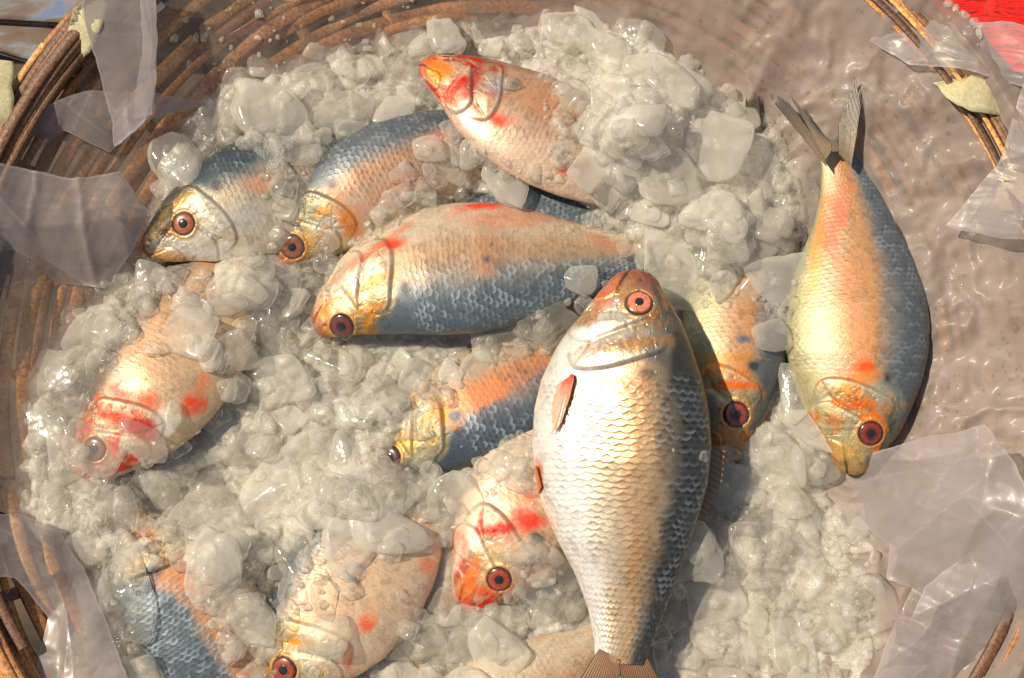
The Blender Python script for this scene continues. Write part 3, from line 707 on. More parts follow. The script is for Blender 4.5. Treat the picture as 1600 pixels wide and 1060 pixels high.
    def fin(name, roots, tips, col0, col1, rays=14, rag=.12, lift=3, sd=0, th=.8, mat=M_fin):
        rn = random.Random(seed * 31 + sd); R_ = np.array(roots, float); T_ = np.array(tips, float)
        n = rays * 4 + 1; a = np.linspace(0, 1, n)
        def rs(Q):
            d_ = np.r_[0, np.cumsum(np.linalg.norm(np.diff(Q, axis=0), axis=1))]; d_ /= d_[-1]
            return np.stack([np.interp(a, d_, Q[:, i]) for i in range(3)], -1)
        R_, T_ = rs(R_), rs(T_); mlen = 26
        jag = np.interp(a, np.linspace(0, 1, rays * 2 + 1), [1 - rag * rn.random() * (1.6 if i % 2 else .3) for i in range(rays * 2 + 1)])
        b = np.linspace(0, 1, mlen)
        G = R_[:, None] + (T_ - R_)[:, None] * (b[None, :, None] * jag[:, None, None])
        nrm = np.cross(T_[n // 2] - R_[n // 2], R_[-1] - R_[0] + (T_[-1] - T_[0])); nrm /= np.linalg.norm(nrm) + 1e-9
        if nrm[2] < 0: nrm = -nrm
        ridge = np.cos(a * rays * 2 * pi)
        G = G + nrm * (lift * np.sin(b * pi * .5)[None, :, None] + (.9 * ridge)[:, None, None] * (1 - .5 * b)[None, :, None])
        f = np.broadcast_to(b[None], G.shape[:2]); c_ = mixc(np.ones(G.shape) * np.array(col0), col1, sst(.1, .95, f + .2 * (n2(a[:, None] * 9 + 0 * b, b[None] * 3 + 0 * a[:, None], 1, 2, seed) - .5)))
        c_ = c_ * (.78 + .22 * ridge)[:, None, None]
        n_, m_ = G.shape[:2]; v2 = np.concatenate([G.reshape(-1, 3), (G - nrm * th).reshape(-1, 3)])
        qq = np.concatenate([gq(n_, m_), gq(n_, m_, flip=True) + n_ * m_])
        me = mesh_np(name, v2, qq, np.concatenate([c_.reshape(-1, 3)] * 2), True, org); return link(name, me, mat, root)
    fc = sp.get('fins', {})
    if 'tail' in fc:
        for i_, (r_, t_, rag) in enumerate(fc['tail']): fin('tail_fin', [U(*p) for p in r_], [U(*p) for p in t_], (.30, .17, .09) if sp.get('id') else (.30, .22, .13), (.16, .08, .05) if sp.get('id') else (.07, .06, .05), 16, rag, 2, i_)
    for key, nm in (('pect', 'pectoral_fin'), ('dors', 'dorsal_fin'), ('pelv', 'pelvic_fin'), ('anal', 'anal_fin')):
        if key in fc:
            r_, t_, c0, c1 = fc[key]
            def hz_(p):
                if len(p) == 3: return U(*p)
                i, j = int(p[1] // 4) + 10, int(p[0] // 4) + 5
                zz = HM[max(0, i - 1):i + 2, max(0, j - 1):j + 2].max(); zz = zz if zz > -1e8 else Ct[0][2]
                return U(p[0], p[1], zz + 1.5)
            fin(nm, [hz_(p) for p in r_], [hz_(p) for p in t_], c0, c1, 12, .1, 5 if key == 'pect' else 1.5, 5, 1.2)
    return root

BACK = (.085, .105, .125); BLUE = (.13, .19, .27)
PAL_G = dict(back=(.07, .07, .062), flank=(.58, .50, .38), belly=(.92, .89, .83), och=.75, ob=.25, ocol=(.52, .31, .14), edge=(.46, .25, .09), ea=1.0, b0=.26, b1=.72, head=(.54, .46, .33), hback=(.17, .15, .12), hbelly=(.82, .76, .66), spot=.55, snout=(.36, .09, .05))
PAL_I = dict(back=(.15, .17, .19), flank=(.42, .37, .29), belly=(.44, .41, .26), och=.75, ob=.05, ocol=(.60, .30, .12), edge=(.34, .22, .12), ea=.55, b0=.05, b1=.6, head=(.46, .40, .26), hback=(.10, .11, .10), hbelly=(.55, .46, .26), hacc=(.75, .25, .05), hacca=1.0, snout=(.40, .24, .10), line=(.30, .12, .04))
PAL_D = dict(back=(.135, .165, .19), flank=(.52, .45, .36), belly=(.66, .56, .44), och=.65, ob=-.15, ocol=(.50, .30, .16), edge=(.33, .20, .11), ea=.6, b0=-.2, b1=.6, glint=(.50, .60, .68), head=(.56, .48, .34), hback=(.22, .20, .14), hacc=(.60, .28, .06))
PAL_B = dict(back=(.15, .17, .19), flank=(.42, .36, .31), belly=(.52, .40, .28), och=.6, ob=.1, ocol=(.50, .26, .13), edge=(.14, .12, .11), ea=.8, b0=.10, b1=.55, glint=(.40, .43, .47), head=(.32, .30, .20), hback=(.11, .11, .10), hacc=(.62, .30, .07))
PAL_E = dict(back=(.09, .115, .15), flank=(.40, .35, .30), belly=(.55, .44, .32), och=.8, ob=-.25, ocol=(.55, .26, .12), edge=(.12, .12, .13), ea=.7, b0=-.3, b1=.5, glint=(.46, .54, .62), head=(.40, .33, .18), hback=(.18, .18, .15), hacc=(.62, .34, .07))
PAL_F = dict(back=(.24, .19, .16), flank=(.56, .40, .27), belly=(.62, .48, .32), och=.5, ob=.2, ocol=(.56, .34, .20), edge=(.40, .24, .15), ea=.6, b0=.3, b1=.9, head=(.62, .40, .28), hback=(.42, .22, .12), hacc=(.66, .10, .05), hacca=1.1, spot=.3)
PAL_A = dict(back=(.07, .09, .10), flank=(.42, .40, .34), belly=(.62, .55, .44), och=.3, edge=(.20, .15, .10), b0=.05, b1=.5, head=(.46, .45, .38), hback=(.09, .09, .08), hbelly=(.70, .66, .58), hacc=(.40, .26, .08), snout=(.12, .05, .03), jaw=(.52, .26, .08))
PAL_J = dict(back=(.34, .22, .15), flank=(.60, .42, .31), belly=(.72, .57, .44), och=.4, head=(.62, .42, .30), hback=(.40, .24, .16), hbelly=(.68, .42, .30), hacc=(.62, .05, .03), hacca=1.2, snout=(.55, .14, .08), b0=.5, b1=1.1)
PAL_K = dict(back=(.12, .14, .16), flank=(.64, .48, .34), belly=(.72, .56, .42), och=.35, ocol=(.55, .34, .22), edge=(.50, .34, .24), ea=.45, b0=.35, b1=.85, head=(.70, .58, .38), hback=(.32, .24, .12), hacc=(.62, .36, .12), spot=.6)
PAL_M = dict(back=(.20, .18, .16), flank=(.60, .48, .36), belly=(.64, .54, .42), och=.4, edge=(.42, .28, .18), ea=.6, b0=.5, b1=1.0)

BR = (.20, .13, .07)
FISH = [
 dict(label='whole silver fish lying on top of the others, head up, bright white belly', seed=1, id='G', hi=1.75, sc=.75, eam=.95, nu=64, nw=19, ds=1, depth=272, roll=(.20, .16), pal=PAL_G,
      spine=[(992, 421, 104), (987, 500, 105), (984, 620, 104), (981, 740, 98), (976, 850, 88), (972, 950, 78), (967, 1036, 72)], eye=(999, 473), er=20, pup=.36, inner=0, iris=(.78, .24, .12), irisd=(.10, .04, .03),
      blot=[(948, 462, 14, 34, 35, (.80, .20, .08), .85), (1000, 445, 28, 16, 0, (.38, .10, .08), .7), (985, 540, 60, 9, -8, (.55, .26, .09), .8), (960, 595, 50, 10, 5, (.66, .26, .14), .6), (1025, 555, 18, 14, 0, (.10, .13, .15), .6), (842, 742, 6, 22, 0, ORANGE, .8), (1000, 800, 30, 120, 0, (.48, .33, .20), .3)],
      fins=dict(pect=([(888, 590), (893, 584), (898, 586)], [(870, 606), (862, 640), (864, 682), (878, 668), (892, 624), (899, 594)], (.74, .12, .04), (.74, .32, .16)),
                dors=([(1106, 690, 104), (1086, 800, 98)], [(1134, 706, 100), (1128, 756, 96), (1102, 812, 92)], BR, (.30, .17, .08)),
                pelv=([(838, 728), (846, 762)], [(837, 735, 80), (842, 775, 78)], ORANGE, (.6, .35, .2)),
                tail=[([(936, 1014, 80), (970, 1030, 84)], [(878, 1105, 60), (930, 1125, 60), (962, 1092, 66)], .1), ([(966, 1030, 84), (1003, 1014, 80)], [(975, 1090, 66), (1010, 1120, 60), (1050, 1105, 60)], .1)])),
 dict(label='silver fish with orange flank by the right basket wall, forked tail raised', seed=2, hi=1.35, ds=-1, depth=222, roll=(.10, .02), pal=PAL_I, fat=1.0,
      spine=[(1330, 742, 38), (1342, 670, 44), (1350, 580, 46), (1349, 480, 46), (1335, 370, 42), (1320, 290, 40), (1310, 238, 42)], eye=(1361, 678), er=20, pup=.40, inner=1, iris=(.42, .06, .03), irisd=(.07, .012, .012),
      blot=[(1302, 355, 20, 70, 8, (.72, .20, .13), .9), (1322, 450, 22, 70, 0, (.66, .28, .14), .6), (1345, 540, 30, 40, 0, (.64, .30, .14), .6), (1350, 573, 18, 9, -8, (.85, .12, .02), .9), (1345, 590, 34, 9, -5, (.75, .26, .06), .6), (1345, 632, 50, 9, 0, (.78, .18, .03), .85), (1318, 610, 16, 16, 0, (.60, .36, .10), .7), (1388, 618, 22, 26, 0, (.34, .40, .34), .7), (1362, 655, 22, 10, 0, (.85, .20, .02), .9), (1322, 705, 24, 14, 20, (.60, .40, .12), .8), (1275, 400, 10, 90, 5, (.66, .34, .10), .55)],
      fins=dict(tail=[([(1292, 262, 76), (1288, 238, 78)], [(1208, 160, 70), (1214, 148, 70), (1232, 160, 70)], .1), ([(1290, 250, 78), (1303, 230, 80)], [(1230, 142, 74), (1246, 160, 74), (1272, 196, 76), (1292, 215, 80)], .22), ([(1300, 238, 80), (1318, 236, 80)], [(1296, 212, 80), (1312, 214, 80)], .3), ([(1310, 240, 80), (1330, 262, 78)], [(1310, 195, 82), (1325, 150, 88), (1340, 118, 92), (1347, 150, 88)], .2)],
                dors=([(1440, 405, 60), (1452, 520, 60)], [(1450, 440, 52), (1458, 500, 50), (1456, 545, 50)], (.07, .08, .08), (.12, .12, .11)))),
 dict(label='fish with tan belly and silver-blue back in the middle, head to the left', seed=3, hi=1.4, ds=-1, depth=216, roll=(.18, .05), pal=PAL_D,
      spine=[(490, 516, 34), (550, 470, 42), (640, 436, 46), (740, 425, 46), (840, 414, 40), (930, 400, 28), (1030, 398, 16)], eye=(534, 510), er=20, pup=.42, inner=1, iris=(.30, .07, .05), irisd=(.06, .03, .03),
      blot=[(612, 381, 18, 12, -10, (.85, .10, .04), .95), (755, 322, 45, 7, -8, (.82, .10, .05), .9), (800, 340, 80, 14, 0, (.66, .24, .14), .5), (590, 388, 80, 7, -38, (.66, .20, .10), .7), (760, 395, 26, 40, 0, (.56, .28, .14), .5), (508, 485, 10, 26, 35, (.72, .28, .06), .8), (578, 490, 12, 26, 15, (.66, .30, .05), .8), (760, 405, 7, 6, 0, (.12, .14, .17), .8), (768, 383, 5, 5, 0, (.15, .16, .18), .7), (660, 470, 9, 9, 0, (.10, .13, .17), .7), (940, 375, 40, 10, 25, (.62, .26, .17), .6)],
      fins=dict()),
 dict(label='fish with grey scaly back behind the tan-bellied one, its head down to the left', seed=4, hi=1.25, ds=1, depth=178, roll=(.05, .1), pal=PAL_B,
      spine=[(426, 412, 16), (480, 356, 24), (550, 295, 28), (640, 252, 26), (740, 226, 12), (880, 215, -10)], eye=(457, 386), er=20, pup=.40, inner=.7, iris=(.50, .15, .06), irisd=(.09, .07, .07),
      blot=[(455, 405, 26, 14, -30, (.62, .10, .04), .8), (545, 345, 14, 36, -30, (.66, .24, .05), .85), (620, 300, 60, 26, -30, (.62, .26, .17), .5), (480, 380, 14, 22, 0, (.66, .38, .08), .7), (700, 215, 40, 16, 0, (.62, .28, .18), .6)]),
 dict(label='dark-backed fish with amber eye and pale jaw, leftmost of the upper row', seed=5, hi=1.25, ds=1, depth=196, roll=(.05, .0), pal=PAL_A, hs=.9,
      spine=[(227, 398, 42), (300, 346, 44), (370, 312, 38), (450, 282, 20), (560, 250, -5), (690, 240, -30)], eye=(287, 350), er=19, pup=.45, inner=.2, iris=(.62, .18, .07), irisd=(.10, .05, .03),
      blot=[(385, 345, 26, 20, 0, (.36, .42, .47), .35), (405, 290, 20, 16, 0, (.60, .32, .20), .7), (262, 360, 14, 20, 20, (.30, .09, .05), .6), (270, 402, 32, 9, 8, (.62, .36, .14), .8), (340, 400, 40, 16, 0, (.72, .70, .66), .7)]),
 dict(label='pale pink-bellied fish half under ice at the top, throat turned up and red gill', seed=6, hi=1.25, ds=1, depth=190, roll=(-.32, -.2), pal=PAL_J,
      spine=[(658, 98, 62), (730, 132, 64), (810, 178, 60), (900, 224, 46), (1000, 270, 20), (1120, 330, -10)], eye=(700, 82), er=15, iris=(.5, .1, .05), inner=1,
      blot=[(684, 112, 20, 20, 0, (.80, .26, .04), .85), (738, 130, 12, 44, 25, (.40, .06, .05), .85), (705, 152, 22, 9, 20, (.80, .12, .06), .85), (783, 190, 18, 14, 10, (.85, .10, .05), .95), (776, 138, 22, 18, 0, (.46, .48, .50), .6), (880, 266, 12, 9, 0, (.80, .16, .10), .8), (850, 155, 36, 36, 0, (.66, .34, .20), .5), (740, 200, 40, 10, 35, (.85, .78, .70), .7)]),
 dict(label='grey-blue scaled fish below the tan-bellied one, its head half in ice', seed=7, hi=1.25, ds=-1, depth=186, roll=(.12, .1), pal=PAL_E,
      spine=[(574, 742, -6), (650, 692, 4), (740, 646, 8), (840, 600, 2), (930, 556, -14), (1060, 500, -30)], eye=(608, 716), er=20, pup=.5, inner=1, iris=(.20, .06, .05), irisd=(.05, .03, .03),
      blot=[(760, 615, 80, 20, -28, (.66, .26, .12), .7), (690, 640, 10, 26, -40, (.55, .28, .05), .8), (712, 650, 9, 9, 0, (.06, .09, .13), .9), (635, 690, 26, 16, -20, (.66, .42, .10), .7)]),
 dict(label='pale fish under ice at the left with bloody torn gill and red fin', seed=8, hi=1.25, ds=1, depth=206, roll=(-.05, 0), pal=PAL_F,
      spine=[(118, 752, 58), (180, 678, 62), (245, 590, 56), (310, 490, 36), (370, 400, 0), (430, 320, -30)], eye=(148, 702), er=19, pup=.5, inner=1, iris=(.40, .10, .05), irisd=(.10, .05, .05),
      blot=[(190, 612, 26, 14, 20, (.60, .05, .03), .9), (232, 625, 24, 14, 15, (.72, .12, .06), .9), (195, 652, 45, 14, 15, (.60, .07, .04), .85), (225, 672, 30, 14, 15, (.50, .05, .04), .85), (300, 628, 20, 18, 0, (.85, .10, .04), .95), (315, 600, 16, 26, 30, (.80, .26, .12), .7), (212, 605, 18, 10, 0, (.80, .70, .50), .7), (262, 660, 16, 30, 0, (.86, .80, .72), .8), (150, 730, 30, 24, 0, (.55, .14, .07), .7), (240, 710, 20, 14, 0, (.55, .12, .08), .6)]),
 dict(label='fish with orange gill cover, head down just right of the top fish', seed=9, hi=1.25, ds=-1, depth=176, roll=(.02, .0), pal=PAL_I,
      spine=[(1136, 726, 12), (1146, 640, 20), (1156, 550, 20), (1166, 450, 4), (1176, 330, -4), (1182, 215, 10)], eye=(1150, 648), er=21, pup=.40, inner=.8, iris=(.50, .09, .06), irisd=(.08, .015, .015),
      blot=[(1150, 602, 36, 8, 3, (.85, .18, .03), .9), (1118, 575, 24, 12, -15, (.72, .28, .05), .8), (1145, 558, 50, 8, 3, (.58, .28, .06), .7), (1160, 530, 12, 6, 0, (.10, .14, .22), .9), (1130, 690, 22, 20, 0, (.60, .24, .10), .7), (1112, 640, 10, 26, 0, (.24, .27, .30), .7), (1128, 505, 30, 30, 0, (.62, .42, .28), .6), (1205, 600, 18, 70, 8, (.13, .14, .13), .7)],
      fins=dict(tail=[([(1168, 218, 24), (1190, 218, 24)], [(1163, 156, 40), (1172, 148, 42), (1183, 138, 44)], .3)])),
 dict(label='fish with crimson bleeding gill squeezed under the left side of the top fish', seed=10, hi=1.25, ds=-1, depth=232, roll=(.0, .0), pal=PAL_J,
      spine=[(722, 952, 6), (778, 872, 20), (850, 790, 18), (910, 690, -6), (950, 590, -30), (970, 500, -40)], eye=(780, 906), er=20, pup=.42, inner=.5, iris=(.66, .12, .04), irisd=(.10, .02, .02),
      blot=[(775, 828, 50, 9, -8, (.60, .03, .02), .95), (825, 812, 34, 16, 10, (.66, .05, .03), .9), (800, 775, 30, 12, 0, (.80, .22, .12), .8), (735, 905, 12, 40, 15, (.80, .20, .04), .85), (760, 925, 18, 12, 0, (.75, .10, .03), .8), (715, 880, 6, 50, 10, (.72, .62, .54), .7), (780, 870, 26, 16, 0, (.58, .48, .28), .7), (735, 855, 26, 12, -40, (.80, .66, .52), .6)]),
 dict(label='pale fish with one red fin spot, its eye at the lower picture edge', seed=11, hi=1.25, ds=1, depth=222, roll=(-.08, 0), pal=PAL_K,
      spine=[(424, 1092, 18), (470, 1020, 26), (530, 930, 28), (590, 840, 16), (630, 740, -6), (650, 650, -30)], eye=(444, 1047), er=21, pup=.40, inner=.5, iris=(.60, .12, .05), irisd=(.09, .02, .02),
      blot=[(577, 975, 15, 15, 0, (.88, .12, .05), .9), (582, 955, 12, 24, 10, (.80, .34, .18), .6), (590, 935, 16, 34, 15, (.72, .56, .36), .7), (462, 1003, 26, 6, 0, (.80, .34, .05), .85), (665, 880, 12, 14, 0, (.78, .30, .18), .8), (545, 1035, 8, 34, -10, (.66, .24, .12), .7), (510, 985, 26, 16, 0, (.80, .74, .60), .7)],
      fins=dict()),
 dict(label='blue-grey scaled fish at the bottom left corner, head buried under a clear ice lump', seed=12, hi=1.25, ds=-1, depth=200, roll=(.14, .1), pal=dict(PAL_D, ob=-.2, och=.9, ocol=(.60, .32, .17), b0=-.15, b1=.15, hback=(.14, .16, .12)),
      spine=[(168, 792, 44), (225, 870, 40), (290, 950, 34), (345, 1040, 26), (400, 1130, 14), (440, 1220, 0)], er=17,
      blot=[(240, 892, 12, 9, 20, (.04, .06, .10), .95), (290, 900, 40, 30, 30, (.60, .30, .16), .7), (222, 835, 16, 8, -10, (.66, .24, .10), .7), (180, 850, 16, 30, 0, (.16, .20, .18), .6)]),
 dict(label='mostly hidden fish showing a tan belly left of the top fish tail', seed=13, hi=1.25, ds=-1, depth=190, roll=(-.1, -.1), pal=PAL_M,
      spine=[(560, 1330, 0), (650, 1230, 6), (750, 1145, 10), (850, 1080, 6), (940, 1020, -4), (1020, 940, -20)], er=17,
      blot=[(846, 987, 14, 9, -20, (.80, .26, .12), .85)]),
 dict(label='dark blue back of a buried fish showing just behind the tan-bellied fish', seed=14, hi=1.0, ds=1, depth=150, roll=(.0, .0), pal=dict(PAL_B, b0=-.1, b1=.3, back=(.12, .16, .19)),
      spine=[(620, 420, -10), (740, 365, 4), (860, 352, 8), (980, 375, 0), (1090, 430, -20)], er=15, blot=[]),
 dict(label='dull beige strip of a fish in the gap between the crimson-gilled and red-spotted fish', seed=15, hi=1.0, ds=-1, depth=150, roll=(.0, .0), pal=dict(PAL_M, flank=(.34, .27, .19), belly=(.36, .28, .20)),
      spine=[(610, 1120, -30), (660, 1000, -26), (700, 880, -24), (740, 770, -26), (800, 640, -34)], er=15, blot=[]),
]
for sp in FISH: fish(sp)

# ------------------------------------------------------------------ ice
def inpoly(x, y, poly):
    ins = np.zeros(np.shape(x), bool); P = poly + [poly[0]]
    for (ax, ay), (bx, by) in zip(P[:-1], P[1:]):
        ins ^= ((ay > y) != (by > y)) & (x < (bx - ax) * (y - ay) / (by - ay + 1e-12) + ax)
    return ins
ZONE = [(600, 60), (860, 20), (1000, 40), (1090, 100), (1190, 180), (1262, 250), (1262, 420), (1240, 600), (1290, 690), (1300, 770), (1385, 850), (1400, 950), (1340, 1140), (100, 1140), (130, 900), (30, 800), (40, 620), (110, 500), (190, 430), (235, 360), (250, 215), (330, 155), (370, 110), (480, 90)]
EXPO = [
 [(990, 415), (905, 490), (850, 590), (830, 700), (850, 800), (905, 930), (925, 1000), (895, 1080), (1035, 1080), (1015, 1000), (1065, 900), (1108, 790), (1112, 640), (1085, 540), (1045, 440)],
 [(1330, 745), (1290, 700), (1268, 610), (1236, 540), (1242, 440), (1272, 330), (1288, 260), (1200, 160), (1230, 130), (1300, 190), (1340, 110), (1355, 200), (1350, 260), (1440, 430), (1470, 560), (1440, 680), (1400, 720)],
 [(490, 525), (505, 470), (560, 390), (640, 340), (740, 315), (860, 320), (960, 370), (985, 400), (960, 430), (880, 470), (800, 510), (700, 545), (600, 552), (560, 530)],
 [(428, 412), (435, 355), (478, 290), (540, 215), (600, 183), (700, 170), (725, 195), (680, 212), (645, 245), (600, 315), (555, 375), (500, 390), (480, 410)],
 [(224, 412), (228, 360), (290, 270), (360, 232), (415, 240), (400, 290), (432, 350), (400, 395), (330, 425), (270, 420)],
 [(652, 90), (740, 80), (840, 105), (850, 170), (850, 230), (895, 285), (840, 268), (760, 232), (690, 170)],
 [(1100, 700), (1088, 540), (1105, 480), (1200, 480), (1232, 560), (1195, 660), (1165, 706)],
 [(588, 738), (600, 692), (655, 650), (780, 585), (878, 545), (850, 660), (710, 742), (650, 705)],
 [(140, 720), (155, 610), (215, 505), (290, 480), (300, 560), (355, 580), (320, 660), (280, 690), (200, 735)],
 [(708, 935), (710, 860), (750, 775), (855, 770), (865, 850), (800, 850), (808, 920), (770, 940)],
 [(425, 1075), (455, 960), (520, 935), (600, 880), (665, 850), (692, 800), (660, 940), (590, 1040), (560, 1070)],
 [(205, 900), (265, 890), (345, 1010), (380, 1070), (250, 1070), (215, 1000)],
 [(735, 1065), (800, 1005), (850, 982), (925, 980), (945, 1065)],
 [(755, 305), (850, 275), (930, 298), (900, 330), (780, 320)],
 [(655, 940), (690, 850), (722, 840), (705, 950)]]
def exposed(x, y):
    m = np.zeros(np.shape(x), bool)
    for p in EXPO: m |= inpoly(x, y, p)
    return m

def build_bed():
    xs = np.arange(-780, 720, 3.2); ys = np.arange(-640, 560, 3.2)
    X, Y = np.meshgrid(xs, ys, indexing='ij')
    base = np.maximum(wallz(X, Y) + 10, 0)
    px, py = V(np.stack([X, Y, base + 8], -1))
    d = sdf(px / 1000, py / 1000, [(a / 1000, b / 1000) for a, b in ZONE]) * 1000
    d = d + 30 * (n2(X, Y, 40, 3, 2) - .5)
    f1, id1 = cell(X + 8 * n2(X, Y, 15, 2, 1), Y + 8 * n2(Y, X, 15, 2, 4), 30, 5); f2, id2 = cell(X, Y, 14, 8); f3, id3 = cell(X, Y, 62, 11)
    lump = 4.5 * np.sqrt(np.clip(1 - f1 ** 2, 0, 1)) * (.5 + id1) + 2.2 * np.sqrt(np.clip(1 - f2 ** 2, 0, 1)) * (.4 + id2) + 5 * np.sqrt(np.clip(1 - f3 ** 2, 0, 1)) * id3
    z = base - 6 + lump + 22 * (n2(X, Y, 130, 3, 3) - .5) + 2.0 * (n2(X, Y, 5, 2, 6) - .5)
    # banks of ice over the buried bodies
    for bx, by, rx, ry, hgt in ((1010, 190, 120, 90, 100), (965, 245, 75, 60, 95), (560, 795, 105, 75, 78), (330, 870, 80, 60, 76), (430, 640, 120, 70, 22), (1200, 850, 130, 130, 26), (1080, 330, 120, 60, 50), (385, 450, 65, 60, 78), (330, 600, 30, 80, 20), (640, 310, 60, 26, 46), (175, 815, 45, 40, 62), (600, 690, 30, 22, 16), (1140, 380, 70, 60, 60), (600, 640, 60, 30, 40), (250, 740, 60, 30, 40), (460, 160, 100, 50, 20), (640, 330, 90, 40, 10)):
        c = U(bx, by, 30); z = z + hgt * np.exp(-((X - c[0]) / rx) ** 2 - ((Y - c[1]) / ry) ** 2)
    w = sst(8, -26, d)
    z = (wallz(X, Y) - 6) * (1 - w) + z * w
    r = np.hypot(X - BC[0], Y - BC[1])
    keep = d < 14
    me = None
    n, m = X.shape; vid = -np.ones((n, m), int); P = np.stack([X, Y, z], -1)
    q = gq(n, m); kf = keep.reshape(-1)[q].all(1); q = q[kf]; used = np.unique(q); mp = -np.ones(n * m, int); mp[used] = np.arange(len(used))
    me = mesh_np('crushed_ice', P.reshape(-1, 3)[used], mp[q])
    o = link('crushed_ice', me, M_bed); tag(o, 'heap of wet crushed ice filling the basket under the fish', 'ice', kind='stuff')
    hm_add(P.reshape(-1, 3)[used])
build_bed()
# fill unseen cells of the height map with neighbours
for _ in range(3):
    H2 = HM.copy()
    for dx, dy in ((1, 0), (-1, 0), (0, 1), (0, -1)): H2 = np.maximum(H2, np.roll(HM, (dx, dy), (0, 1)))
    HM = np.where(HM < -1e8, H2, HM)

def ico(sub):
    bm_v = []; import bmesh
    bm = bmesh.new(); bmesh.ops.create_icosphere(bm, subdivisions=sub, radius=1)
    bm.verts.ensure_lookup_table(); v = np.array([x.co[:] for x in bm.verts]); f = np.array([[x.index for x in fc.verts] for fc in bm.faces]); bm.free(); return v, f
IV, IF = ico(5); IVs, IFs = ico(3); IVt, IFt = ico(2)
def chip_shape(rng, V0, flat, npl=9, rough=.05, p=9):
    n = V0; acc = np.zeros(len(n))
    for _ in range(npl):
        a = np.array([rng.gauss(0, 1) for _ in range(3)]); a /= np.linalg.norm(a)
        acc += np.clip(n @ a, 0, None) ** p / (rng.uniform(.72, 1.1)) ** p
    for a in np.vstack([np.eye(3), -np.eye(3)]): acc += np.clip(n @ a, 0, None) ** p / (1.12 if abs(a[2]) < .5 else 1.0) ** p
    r = acc ** (-1 / p)
    v = n * r[:, None] * (1 + rough * 3.0 * (fbm(n * 1.7 + rng.uniform(0, 50), 4, 3) - .5)[:, None] + rough * .6 * (fbm(n * 6 + rng.uniform(0, 50), 3, 5) - .5)[:, None])
    v[:, 2] *= flat
    return v
rng = random.Random(11)
BASE = []
for i in range(26):
    v = chip_shape(rng, IV if i < 14 else IVs, rng.uniform(.36, .6), rng.choice([6, 8, 11, 14]), rng.choice([.04, .08, .14]), rng.choice([6, 8, 11, 15]))
    BASE.append(v)
def tomesh(i, mat):
    return mesh_np('ice_chunk', BASE[i], IF if i < 14 else IFs)     # unit size, scaled per object
MESHES = {}
def hm_at(px, py, r=2):
    i, j = int(py // 4) + 10, int(px // 4) + 5
    w = HM[max(0, i - r):i + r + 1, max(0, j - r):j + r + 1]; w = w[w > -1e8]
    return float(w.max()) if w.size else 0.0, (float(w.mean()) if w.size else 0.0)
GRP = 'ice chunks heaped around the fish'
def chunk(px, py, rx, ry, a, mat, label, bi=None, flat=1.0, dz=0, tilt=.25):
    bi = rng.randrange(26) if bi is None else bi
    key = (bi, mat.name)
    if key not in MESHES:
        me = mesh_np('ice_chunk', BASE[bi], IF if bi < 14 else IFs); me.materials.append(mat); MESHES[key] = me
    hmax, hmean = hm_at(px, py, max(1, int(min(rx, ry) / 4 * .6)))
    th = min(rx, ry) * .5 * flat
    z = .3 * hmax + .7 * hmean + th * .22 + dz
    c = U(px, py, z)
    o = bpy.data.objects.new('ice_chunk', MESHES[key]); COL.objects.link(o)
    o.location = tuple(c * S); o.scale = (rx * 1.06, ry * 1.06, min(rx, ry) * flat)
    o.rotation_mode = 'XYZ'; o.rotation_euler = (rng.uniform(-tilt, tilt), rng.uniform(-tilt, tilt), radians(-a))
    tag(o, label, 'ice', GRP)
    # raise the height map a little so later chunks stack on it
    i, j = int(py // 4) + 10, int(px // 4) + 5; ri = int(min(rx, ry) / 4 * .6)
    if ri > 0:
        sub = HM[max(0, i - ri):i + ri, max(0, j - ri):j + ri]; np.maximum(sub, z + th * .4, out=sub)
    return o

